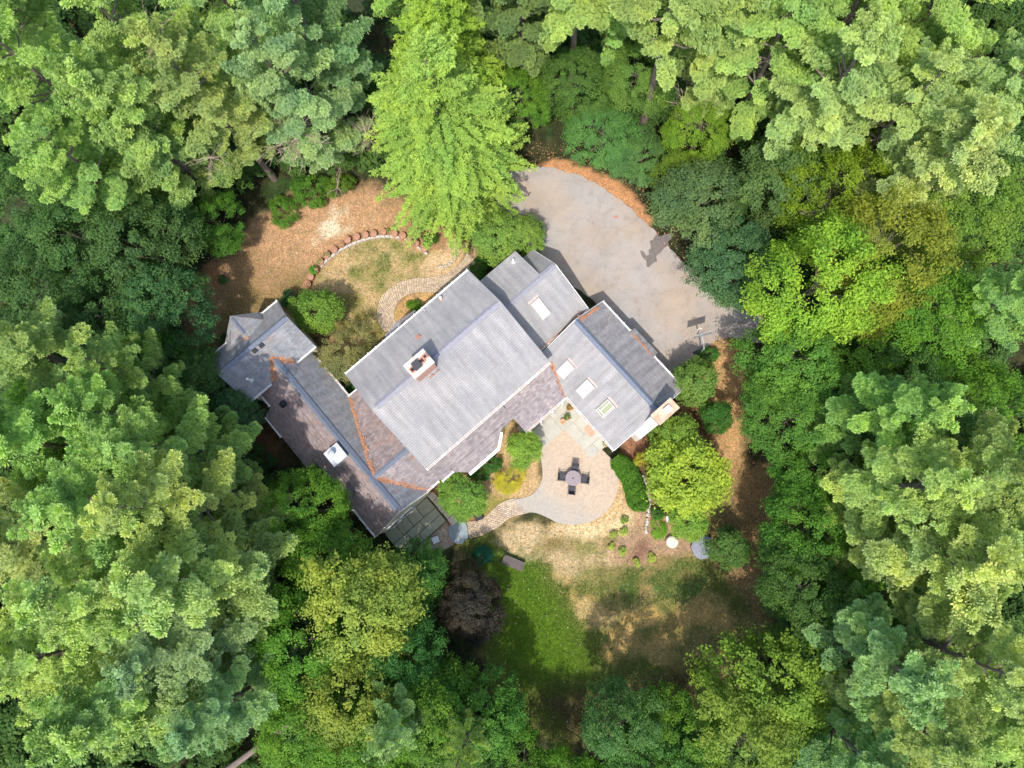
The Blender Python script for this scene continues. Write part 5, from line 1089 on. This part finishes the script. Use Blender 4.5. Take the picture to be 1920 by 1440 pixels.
# ------------------------------------------------------------ understory: one countless mass of brush under the forest
clear_ = gp((330, 575), (420, 480), (520, 385), (640, 340), (760, 360), (1000, 290), (1060, 285), (1150, 305), (1240, 360), (1300, 440), (1400, 540), (1480, 590), (1420, 680), (1440, 800), (1480, 880), (1550, 930), (1450, 1060), (1450, 1200), (1340, 1320), (1200, 1350), (1060, 1410), (920, 1290), (840, 1190), (800, 1060), (690, 1040), (560, 900), (460, 800), (360, 690))
bx = []; rs = np.random.RandomState(77)
while len(bx) < 1900:
    X = rs.uniform(-62, 56, 400); Y = rs.uniform(-38, 58, 400); s_ = inpoly(X, Y, clear_); ok = s_ < -.6
    for x, y, q_ in zip(X[ok], Y[ok], s_[ok]): bx.append((x, y, q_))
bx = bx[:1900]; Vs = []; Fs = []; vr = []; nb_ = 0
Vp, Fp, vp, _ = crown_broad(123, 2.6, 1.9, ncl=70, lpc=26, leaf=.26, base=.0, nl=8, clr=.17)
for x, y, q_ in bx:
    s = rs.uniform(.55, 1.25) * (.6 if q_ > -2 else 1); a = rs.rand() * 6.28; R_ = np.array([[math.cos(a), -math.sin(a), 0], [math.sin(a), math.cos(a), 0], [0, 0, 1]]) * s
    Vs.append(Vp @ R_.T + np.array([x, y, -.1])); Fs.append(Fp + nb_); vr.append(np.clip(vp * .7 + rs.rand() * .3, 0, 1)); nb_ += len(Vp)
um_ = arr_mesh('undergrowth', np.concatenate(Vs), np.concatenate(Fs), np.concatenate(vr), MAT['leaf']); o = link(bpy.data.objects.new('undergrowth', um_)); o.color = (.075, .15, .035, 1); tag(o, 'dark leafy undergrowth covering the forest floor between the trees', 'undergrowth', kind='stuff')
print('faces', sum(len(me.polygons) for me in bpy.data.meshes))

# ------------------------------------------------------------ grass blades, fallen leaves and twigs lying about (nobody could count them)
def colour_at(x, y):
    i = np.clip(((y - gy[0]) / .2).astype(int), 0, ny - 1); j = np.clip(((x - gx[0]) / .2).astype(int), 0, nx - 1); return C[i, j]
house_fp = [hp(u, v) for u, v in ((-13.2, -26.5), (-6.3, -26.5), (-6.3, -17), (6.6, -17), (12.0, -16), (13.6, -8), (13.6, .8), (6, .8), (6, -4.8), (-5, -6), (-7.6, -4), (-12, -4))]
open_ = [gp((590, 515), (640, 462), (720, 440), (790, 470), (870, 480), (830, 520), (730, 545), (705, 600), (740, 650), (660, 690), (560, 600)), gp((860, 1010), (960, 990), (1180, 900), (1330, 900), (1460, 870), (1530, 930), (1440, 1040), (1440, 1200), (1340, 1310), (1060, 1400), (930, 1290), (880, 1150)), gp((335, 570), (400, 500), (560, 370), (760, 370), (870, 460), (700, 640), (560, 600), (350, 660)), gp((1300, 640), (1390, 625), (1400, 860), (1430, 930), (1350, 940), (1300, 760))]
rs = np.random.RandomState(9); X = rs.uniform(-34, 26, 420000); Y = rs.uniform(-22, 30, 420000); inside = np.zeros(len(X), bool)
for p in open_: inside |= inpoly(X, Y, p) > -.3
inside &= (inpoly(X, Y, drv) < -.1) & (inpoly(X, Y, pat) < -.02) & (inpoly(X, Y, house_fp) < -.1); X = X[inside]; Y = Y[inside]; cg = colour_at(X, Y)
green = cg[:, 1] > cg[:, 0] * .95; straw = (~green) & (cg[:, 0] > .16) & (cg[:, 1] > cg[:, 0] * .6)
def blades(name, sel, lab, col, L0, w0, zf):
    x = X[sel]; y = Y[sel]; n = len(x); a = rs.rand(n) * 6.28; l = L0 * (.5 + rs.rand(n)); d = np.stack([np.cos(a), np.sin(a), zf * (.4 + rs.rand(n))], 1); w = np.stack([-np.sin(a), np.cos(a), 0 * a], 1) * w0; o = np.stack([x, y, np.full(n, .02)], 1); d *= l[:, None]
    V = np.stack([o - w, o + w, o + d], 1).reshape(-1, 3); me = arr_mesh(name, V, np.arange(n * 3).reshape(n, 3), rs.rand(n), MAT['leaf']); ob = link(bpy.data.objects.new(name, me)); ob.color = (*col, 1); tag(ob, lab, name.replace('_', ' '), kind='stuff')
blades('grass', green & (rs.rand(len(X)) < .9), 'short green grass blades on the back lawn', (.10, .16, .025), .12, .016, .8)
blades('dry_grass', straw & (rs.rand(len(X)) < .55), 'straw coloured dry grass on the lawns', (.42, .32, .16), .12, .014, .45)
def flecks(name, lab, pts, size, mat):
    n = len(pts); a = rs.rand(n) * 6.28; l = size * (.4 + rs.rand(n)); e = np.stack([np.cos(a), np.sin(a), rs.randn(n) * .25], 1) * l[:, None]; g = np.stack([-np.sin(a), np.cos(a), rs.randn(n) * .25], 1) * (l * (.2 + .35 * rs.rand(n)))[:, None]
    V = np.stack([pts - e, pts + g, pts + e, pts - g], 1).reshape(-1, 3); me = arr_mesh(name, V, np.arange(n * 4).reshape(n, 4), rs.rand(n), mat); o = link(bpy.data.objects.new(name, me)); o.color = (1, 1, 1, 1); tag(o, lab, name.replace('_', ' '), kind='stuff'); return o
x = rs.uniform(-34, 28, 60000); y = rs.uniform(-22, 34, 60000); sd_d = inpoly(x, y, drv); onp = inpoly(x, y, open_[2]) > -1; edge = (sd_d > -2.2) & (sd_d < .9) & (rs.rand(len(x)) < np.exp(-np.maximum(sd_d, 0) * 4.5)); keep = (edge | (onp & (rs.rand(len(x)) < .5)) | (inpoly(x, y, open_[3]) > -1)) & (inpoly(x, y, house_fp) < -.2)
pts = np.stack([x[keep], y[keep], np.where(sd_d[keep] > 0, .06, .035)], 1)
flecks('leaf_litter', 'rusty fallen needles and leaves strewn over the bare earth and the driveway edge', pts, .075, mottled('leaf_litter', (.40, .20, .10), .5, 9, .9)); 
x = rs.uniform(-34, 28, 16000); y = rs.uniform(-22, 34, 16000); keep = (inpoly(x, y, open_[2]) > -1) | ((inpoly(x, y, open_[1]) > 0) & (rs.rand(len(x)) < .25)) | ((inpoly(x, y, drv) > 0) & (rs.rand(len(x)) < .10)); keep &= inpoly(x, y, house_fp) < -.2
pts = np.stack([x[keep], y[keep], np.full(keep.sum(), .065)], 1)
flecks('pale_debris', 'pale wood chips and bleached leaves scattered over the yard', pts, .05, mottled('pale_chips', (.55, .43, .32), .3, 9, .9))
print('faces', sum(len(m_.polygons) for m_ in bpy.data.meshes))
